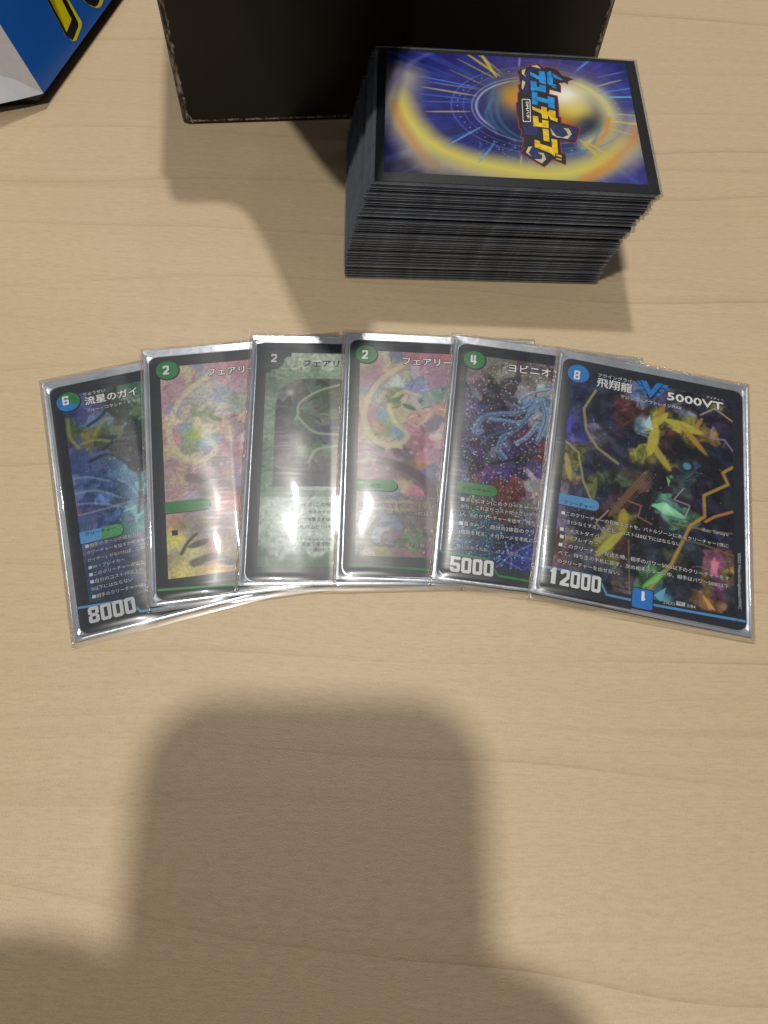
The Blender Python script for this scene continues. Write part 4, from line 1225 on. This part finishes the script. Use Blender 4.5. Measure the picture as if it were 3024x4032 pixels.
OUT = [(345, 240), (690, 110), (800, 190), (830, 170), (1010, 210), (1100, 310), (1290, 380), (1190, 420), (1190, 480), (1140, 440), (1045, 450), (1075, 490), (1075, 605), (960, 575), (890, 555), (885, 620), (1020, 650), (1040, 800), (1050, 990), (1080, 1000), (1085, 1090),
       (1360, 1160), (1390, 1190), (1330, 1400), (1290, 1435), (1070, 1390), (1085, 1570), (1160, 1600), (1160, 1790), (940, 1700), (800, 1825), (400, 1590), (470, 1500), (430, 1480), (460, 1350), (415, 1330), (420, 1210), (380, 1190), (365, 1010), (340, 990), (335, 770), (360, 750), (360, 600), (385, 580), (365, 480), (400, 450), (375, 330)]
logo('logo_outline', [OUT], M['crimson'], 0.03)
cen = np.array([740.0, 960.0])
INN = []
n = len(OUT)
for i in range(n):                                    # inset of the outline
    a, b, d = (np.array(OUT[j % n], float) for j in (i - 1, i, i + 1))
    e1, e2 = (b - a) / np.linalg.norm(b - a), (d - b) / np.linalg.norm(d - b)
    m = np.array([-(e1 + e2)[1], (e1 + e2)[0]])
    m = m / (np.linalg.norm(m) + 1e-6)
    INN.append(tuple(b + m * 17))
logo('logo_plate', [INN], M['dark'], 0.045)
logo('logo_panel', [[(480, 270), (690, 150), (790, 230), (560, 250), (540, 600), (430, 640), (440, 380)], [(892, 1100), (1340, 1186), (1300, 1390), (892, 1316)], [(610, 1480), (900, 1640), (770, 1780), (500, 1600)], [(450, 1110), (600, 1110), (700, 1180), (690, 1300), (560, 1290), (470, 1300)]], M['navy'], 0.055)
logo('logo_crescent', [[(900, 1180), (930, 1290), (1010, 1335), (1130, 1340), (1000, 1310), (935, 1230)], [(1110, 1180), (1200, 1190), (1250, 1280), (1180, 1360), (1090, 1340), (1190, 1300), (1160, 1230)], [(500, 1580), (540, 1490), (600, 1480), (545, 1580), (590, 1640)],
                       [(690, 1580), (790, 1590), (830, 1690), (760, 1760), (640, 1690), (760, 1690), (770, 1630)], [(430, 240), (500, 210), (470, 300), (510, 350), (440, 300)], [(580, 170), (680, 150), (750, 210), (660, 190)], [(440, 400), (490, 430), (450, 560), (470, 600), (430, 520)]], M['cream'], 0.065)
BL = [[(568, 262), (712, 335), (715, 252), (800, 255), (822, 340), (830, 470), (730, 440), (710, 392), (672, 372), (572, 318)],
      [(845, 272), (905, 250), (922, 330), (945, 395), (935, 455), (895, 490), (852, 440)], [(915, 455), (990, 475), (992, 500), (917, 482)], [(919, 492), (998, 515), (1000, 540), (922, 515)], [(930, 290), (1010, 330), (1085, 380), (1100, 405), (1000, 380), (945, 350)],
      [(575, 405), (672, 425), (678, 512), (722, 512), (720, 474), (822, 494), (830, 604), (690, 572), (582, 568)],
      [(595, 582), (690, 605), (690, 668), (860, 715), (858, 660), (965, 690), (970, 872), (870, 840), (866, 785), (695, 735), (692, 805), (602, 790)]]
YL = [[(600, 825), (748, 885), (750, 828), (838, 848), (845, 910), (868, 920), (880, 880), (980, 905), (985, 1010), (1020, 1030), (1015, 1085), (900, 1040), (878, 985), (862, 985), (858, 1036), (765, 1020), (755, 945), (605, 880)],
      [(612, 980), (700, 995), (712, 1095), (765, 1100), (765, 1048), (868, 1065), (872, 1182), (720, 1160), (622, 1150)], [(775, 1190), (872, 1208), (885, 1405), (790, 1385)],
      [(640, 1370), (725, 1395), (735, 1440), (930, 1500), (915, 1355), (1010, 1375), (1025, 1600), (975, 1590), (980, 1650), (900, 1590), (645, 1490)], [(992, 1605), (1082, 1630), (1083, 1660), (995, 1635)], [(997, 1665), (1083, 1690), (1083, 1712), (998, 1690)]]
logo('logo_letters', [q[::-1] for q in BL], M['logoblue'], 0.075)
logo('logo_letters', [q[::-1] for q in YL], M['logoyel'], 0.075)
# little framed plate: DMハチ, reading downwards like the rest of the logo
A = [(432, 715), (445, 705), (560, 712), (572, 725), (582, 1070), (570, 1082), (465, 1080), (450, 1066)]
Bq = [(442, 728), (452, 718), (552, 724), (560, 734), (570, 1060), (562, 1070), (472, 1068), (460, 1058)]
logo('plate_frame', [A[::-1]], M['white'], 0.07)
logo('plate_field', [Bq[::-1]], M['dark'], 0.08)
g, f = glyphs('DMハチ', 0.03)
a0, a1 = np.array(duv(500, 752)), np.array(duv(512, 1030))
h0 = np.array(duv(545, 752)) - a0
s = np.linalg.norm(a1 - a0) / (g[:, 0].max() - g[:, 0].min())
dr = (a1 - a0) / np.linalg.norm(a1 - a0)
hh = h0 / 0.80
V = [tuple(a0 + dr * (x - g[:, 0].min()) * s + hh * y) for x, y in g]
mesh_obj('plate_text', [(u, v, float(dome(u, v)) + 0.09) for u, v in V], f, M['white'], tb)

# ------------------------------------------------------------------ black carton behind the deck
BA = math.atan2(305.0 - 273.0, 68.7 + 97.8)
bw, bd, bh = 169.5, 120.0, 83.0
box = thing('black_carton', 'black cardboard box with rubbed pale edges standing behind the deck', 'box', (-97.8, 273.0, 0), BA)
R = 3.2
V, Fc = slab(rrect(0, 0, bw, bd, R, 4), 0.6, bh)
mesh_obj('body', V, Fc, M['carton'], box)


def strip(a, b, w0, w1, off, name):
    """rubbed paper strip wrapped round a front vertical corner or along the bottom, with a ragged inner border"""
    n = 60
    V, Fq = [], []
    for i in range(n + 1):
        t = i / n
        j0 = w0 * (0.55 + 0.9 * random.random())
        pA = np.array(a) + (np.array(b) - np.array(a)) * t
        V += [tuple(pA + np.array(off) * j0), tuple(pA + np.array(off) * (-w1))]
    for i in range(n):
        Fq.append([2 * i, 2 * i + 1, 2 * i + 3, 2 * i + 2])
    return V, Fq


for side in (0, 1):
    V, Fq = [], []
    n = 70
    sgn = 1 if side == 0 else -1
    cx0 = R if side == 0 else bw - R
    for i in range(n + 1):
        z = 0.6 + (bh - 0.6) * i / n
        inner = 0.35 + 0.75 * random.random() + (2.2 * max(0, 1 - z / 5.0) if side == 0 else 0)
        # wrap: from the front face (ragged) round the corner to the side
        row = [(cx0 + sgn * (inner - R * 0.35), -0.06)]
        for a in (20, 50, 80):
            th = math.radians(a)
            row.append((cx0 - sgn * (R + 0.06) * math.sin(th), R - (R + 0.06) * math.cos(th)))
        V += [(x, y, z) for x, y in row]
    for i in range(n):
        for j in range(3):
            Fq.append([4 * i + j, 4 * i + j + 1, 4 * i + 4 + j + 1, 4 * i + 4 + j][::sgn])
    mesh_obj('worn_edge', V, Fq, M['worn'], box)
V, Fq = [], []
for i in range(91):
    x = R + (bw - 2 * R) * i / 90
    hgt = 0.55 + 0.5 * random.random()
    V += [(x, -0.07, 1.3), (x, -0.07, 1.3 + hgt)]
for i in range(90):
    Fq.append([2 * i, 2 * i + 2, 2 * i + 3, 2 * i + 1])
mesh_obj('worn_edge', V, Fq, M['worn'], box)
# added board hinged above the frame, unseen, shaped to throw the diagonal shadow
hz = bh
fo = spline([(3, 0), (3, 5), (5, 9.5), (10, 11.5), (18, 11.5), (26, 13), (32, 18), (38, 30), (44, 46), (51, 64), (56, 72), (62, 74), (68, 72), (72, 66), (92, 0)], 4)
top_ = [(x, 1.0 - 75.0 * t / 74, hz + 30.0 * t / 74) for x, t in fo]
n = len(top_)
V = top_ + [(x, y + 0.5, z + 1.4) for x, y, z in top_]
mesh_obj('shadow_flap', V, [list(range(n))[::-1], [n + q for q in range(n)]] + [[q, (q + 1) % n, n + (q + 1) % n, n + q] for q in range(n)], M['carton'], box)

# ------------------------------------------------------------------ blue printed paper bag at the far left
tip = unp((172, 368), 5.5)
end = unp((440, 0), 5.5)
d = (end - tip)[:2]
d /= np.linalg.norm(d)
lft = unp((0, 380), 5.5)
e = (lft - tip)[:2]
e /= np.linalg.norm(e)
nout = np.array([d[1], -d[0]])
best = None
for k in np.linspace(0, 1.6, 161):                    # lean of the bag's corner that gives the slope seen in the photo
    q = tip + np.array([-nout[0] * k, -nout[1] * k, 1]) * 25
    dv = q - np.array([0, 0, CAM_H])
    pxq = 1512 + F_PX * (dv @ RIGHT) / (dv @ fw), 2016 + F_PX * (dv @ DOWN) / (dv @ fw)
    sl = (pxq[0] - 172) / (pxq[1] - 368)
    if best is None or abs(sl - 172 / 271) < best[0]:
        best = (abs(sl - 172 / 271), k)
K = best[1]
BLEN, BWID, BHGT = 150.0, 70.0, 95.0
bag = thing('paper_bag', 'blue printed paper bag with white folded side and yellow lettering', 'bag', (tip[0], tip[1], 0))
z0 = 5.5
lean = np.array([-nout[0] * K, -nout[1] * K])
P0 = np.zeros(2); P1 = d * BLEN; P2 = d * BLEN + e * BWID; P3 = e * BWID
top_off = lean * BHGT
M['bagblue'] = plain('glossy_blue_print', rgb(30, 96, 190), 0.16, var=0.05, scale=12)
M['bagwhite'] = plain('white_paper', rgb(226, 230, 240), 0.5, var=0.02)
M['bagyellow'] = plain('yellow_print', rgb(226, 214, 20), 0.25, var=0.04)
M['bagdark'] = plain('dark_print_and_shade', rgb(24, 26, 34), 0.25, var=0.06)
fr = [(*P0, z0), (*P1, z0), (*(P1 + top_off), z0 + BHGT), (*(P0 + top_off), z0 + BHGT)]
fri = [(x - nout[0] * 0.5, y - nout[1] * 0.5, z) for x, y, z in fr]
front = mesh_obj('front_panel', fr + fri, [[0, 1, 2, 3], [7, 6, 5, 4], [0, 4, 5, 1], [1, 5, 6, 2], [2, 6, 7, 3], [3, 7, 4, 0]], M['bagblue'], bag)
# white gusset: upper and lower facets folded along a crease, the lower one bowed out
S0, S3 = (*P0, z0), (*P3, z0)
cre = [(*(P0 + lean * 3), z0 + 3.0), (*(P3 * 0.5 + lean * 11 - d * -2.0), z0 + 11), (*(P3 + lean * 22), z0 + 22)]
low = [(*(P3 * t - d * 4.5 * math.sin(math.pi * min(1, t * 1.2))), z0 - 1.5 * math.sin(math.pi * t)) for t in np.linspace(0, 1, 9)]
upc = [tuple(np.array(cre[0]) * (1 - t) + np.array(cre[2]) * t + np.r_[d * 4 * math.sin(math.pi * t), 0]) for t in np.linspace(0, 1, 9)]
topc = [(*(P3 * t + top_off + d * 6 * math.sin(math.pi * t)), z0 + BHGT) for t in np.linspace(0, 1, 9)]
V = low + upc + topc
Fq = []
for r_ in (0, 9):
    for i in range(8):
        Fq.append([r_ + i, r_ + 9 + i, r_ + 9 + i + 1, r_ + i + 1])
mesh_obj('side_gusset', V, Fq, M['bagwhite'], bag)
bk = [(*P3, z0), (*P2, z0), (*(P2 + top_off), z0 + BHGT), (*(P3 + top_off), z0 + BHGT)]
mesh_obj('back_panel', bk, [[3, 2, 1, 0]], M['bagblue'], bag)
inn = [P0 + d * 2 + e * 6, P1 + e * 6, P2 - e * 4, P3 - e * 4 + d * 2]
V = [(*P0, z0), (*P1, z0), (*P2, z0), (*P3, z0)] + [(*a, 0.0) for a in inn]
mesh_obj('bottom', V, [[0, 4, 5, 1], [1, 5, 6, 2], [2, 6, 7, 3], [3, 7, 4, 0], [7, 6, 5, 4]], M['bagdark'], bag)  # underside coloured dark to stand in for the shade beneath the bag


def on_front(px, off):
    """photo pixel -> point on the bag's leaning front panel (bag coordinates)"""
    dd = RIGHT * ((px[0] - 1512) / F_PX) + DOWN * ((px[1] - 2016) / F_PX) + fw
    a = np.array([*d, 0.0]); b = np.array([lean[0], lean[1], 1.0])
    nn = np.cross(a, b); nn /= np.linalg.norm(nn)
    o = np.array([0, 0, CAM_H])
    t = ((tip - o) @ nn) / (dd @ nn)
    return o + dd * t + nn * off - np.array([tip[0], tip[1], 0])


def bagprint(name, polys, mat, off):
    V, Fq = [], []
    for poly in polys:
        Fq.append([len(V) + i for i in range(len(poly))])
        V += [tuple(on_front((x * 600 / 1659, y * 600 / 1659), off)) for x, y in poly]
    mesh_obj(name, V, Fq, mat, front)


bagprint('letter_rim', [[(670, 0), (745, -5), (890, 240), (888, 290), (830, 440), (790, 450), (740, 400), (715, 395), (505, -20), (300, -420), (430, -420)], [(890, -10), (960, 50), (1030, 84), (1075, 88), (1110, 50), (1130, -20), (1130, -300), (890, -300)]], M['bagyellow'], 0.05)
bagprint('letter_shade', [[(665, -5), (722, -5), (850, 245), (852, 285), (790, 440), (735, 398), (715, 392), (505, -20), (310, -400), (420, -400)], [(895, -10), (960, 46), (1030, 74), (1066, 48), (1090, -20), (1090, -300), (895, -300)]], M['bagdark'], 0.10)
bagprint('letter', [[(530, -20), (660, -20), (775, 212), (772, 225), (722, 352), (345, -400), (440, -400)]], M['bagyellow'], 0.15)

# ------------------------------------------------------------------ the photographer's phone and hands (outside the frame; they throw the big soft shadow)
pw, ph_, pt = 78.0, 160.0, 8.0
ax, ay, az = RIGHT, -DOWN, -fw                        # phone axes in the room: right, up, towards the user


def phone_pt(x, y, z):
    return np.array([0, 0, CAM_H]) + ax * x + ay * y + az * z


PX0, PX1, PY0, PY1 = -58.5, 21.5, -143.0, 17.0
phone = thing('phone', 'dark phone held flat above the table, seen only by its shadow', 'phone', tuple(phone_pt(-22, -63, 6)))
base = phone_pt(-22, -63, 6)


def phone_part(name, outline, z0, z1, mat):
    V, Fq = slab(outline, z0, z1)
    mesh_obj(name, [tuple(phone_pt(x, y, z) - base) for x, y, z in V], Fq, mat, phone)


M['phonebody'] = plain('phone_glass_and_metal', rgb(44, 46, 52), 0.25, 0.3)
M['phonescreen'] = plain('phone_screen', rgb(12, 12, 16), 0.1)
phone_part('body', rrect(PX0, PY0, PX1, PY1, 19, 10), 2.6, 10.6, M['phonebody'])
phone_part('screen', rrect(PX0 + 2, PY0 + 2, PX1 - 2, PY1 - 2, 17, 10), 10.65, 10.9, M['phonescreen'])
phone_part('camera_bump', rrect(-23, -23, 13, 13, 8), 1.0, 2.55, M['phonebody'])
for lx, ly in ((0, 0), (-1, -16), (-16, -8)):
    phone_part('lens', [(lx + 5.5 * math.cos(2 * math.pi * i / 20), ly + 5.5 * math.sin(2 * math.pi * i / 20)) for i in range(20)], 0.6, 0.98, M['phonescreen'])


def skin_mesh(name, verts, edges, mat, root=0, parent=None, sub=2):
    me = bpy.data.meshes.new(name)
    me.from_pydata([tuple(np.array(v[:3]) * MM) for v in verts], edges, [])
    me.materials.append(mat)
    o = bpy.data.objects.new(name, me)
    COL.objects.link(o)
    m = o.modifiers.new('skin', 'SKIN')
    m.use_smooth_shade = True
    for i, v in enumerate(verts):
        s = me.skin_vertices[0].data[i]
        s.radius = (v[3] * MM, v[3] * MM)
        s.use_root = (i == root)
    ss = o.modifiers.new('sub', 'SUBSURF')
    ss.levels = ss.render_levels = sub
    if parent is not None:
        o.parent = parent
    return o


M['skin'] = plain('skin', rgb(208, 164, 138), 0.5, var=0.04)
M['sweater'] = plain('dark_sweater', rgb(40, 42, 50), 0.9, var=0.1)
M['hair'] = plain('black_hair', rgb(24, 20, 18), 0.5, var=0.2)
V = [(0, -560, -240, 130), (0, -565, -100, 125), (0, -560, 80, 130), (0, -545, 250, 105), (0, -535, 335, 58), (0, -515, 400, 52), (0, -500, 470, 82), (0, -495, 540, 84), (0, -490, 600, 52)]
E_ = [(i, i + 1) for i in range(8)]
ARM = {-1: [(-185, -545, 285, 58), (-265, -480, 100, 48), (-285, -330, 60, 42), (-215, -170, 120, 33), (-150, -102, 165, 33), (-112, -90, 178, 34)],
       1: [(185, -545, 285, 58), (265, -470, 90, 48), (250, -330, 50, 42), (112, -222, 105, 29), (60, -126, 150, 22), (46, -82, 168, 19)]}
FING = {-1: [[(-92, -51, 190, 12.5), (-66, -47, 184, 12), (-50, -49, 180, 11)], [(-90, -65, 180, 12.5), (-62, -63, 176, 12), (-44, -65, 172, 11)], [(-88, -81, 172, 12.5), (-62, -81, 168, 12), (-46, -83, 165, 11)], [(-90, -99, 166, 12), (-68, -101, 160, 11), (-54, -102, 158, 10.5)], [(-100, -87, 204, 12.5), (-76, -77, 208, 12.5), (-52, -69, 208, 11.5)]],
        1: [[(40.5, -45, 186, 9.5), (13.5, -37, 184, 7.5), (-2.5, -41, 180, 7.5)], [(38.5, -61, 176, 10), (9.5, -57, 174, 7.5), (-2, -56, 170, 8)], [(38.5, -79, 168, 10), (11.5, -77, 164, 7.5), (0, -76, 160, 8)], [(42.5, -95, 160, 9), (17.5, -95, 156, 7.5), (3.5, -97, 152, 7.5)], [(46.5, -59, 200, 10), (19.5, -51, 208, 7.5), (-2.5, -55, 208, 7.5)]]}
SV, SE = list(V[:5]), [(i, i + 1) for i in range(4)]
for s in (-1, 1):
    prev = 3
    for v in ARM[s]:
        V.append(v); E_.append((prev, len(V) - 1)); prev = len(V) - 1
    palm = prev
    for fch in FING[s]:
        prev = palm
        for v in fch:
            V.append(v); E_.append((prev, len(V) - 1)); prev = len(V) - 1
    prev = 3
    for v in ARM[s][:4]:
        SV.append((v[0], v[1], v[2], v[3] + 6)); SE.append((prev, len(SV) - 1)); prev = len(SV) - 1
SV = [(a, b, cc, r_ + (8 if i < 4 else 2 if i == 4 else 0)) for i, (a, b, cc, r_) in enumerate(SV)]
person = skin_mesh('person', V, E_, M['skin'])
person['label'] = 'person in a dark sweater holding the phone in both hands over the table'
person['category'] = 'person'
skin_mesh('sweater', SV, SE, M['sweater'], parent=person)
skin_mesh('hair', [(0, -530, 480, 78), (0, -515, 560, 92), (0, -508, 610, 62)], [(0, 1), (1, 2)], M['hair'], parent=person)

bpy.data.objects.remove(_to)
bpy.data.curves.remove(_tc)
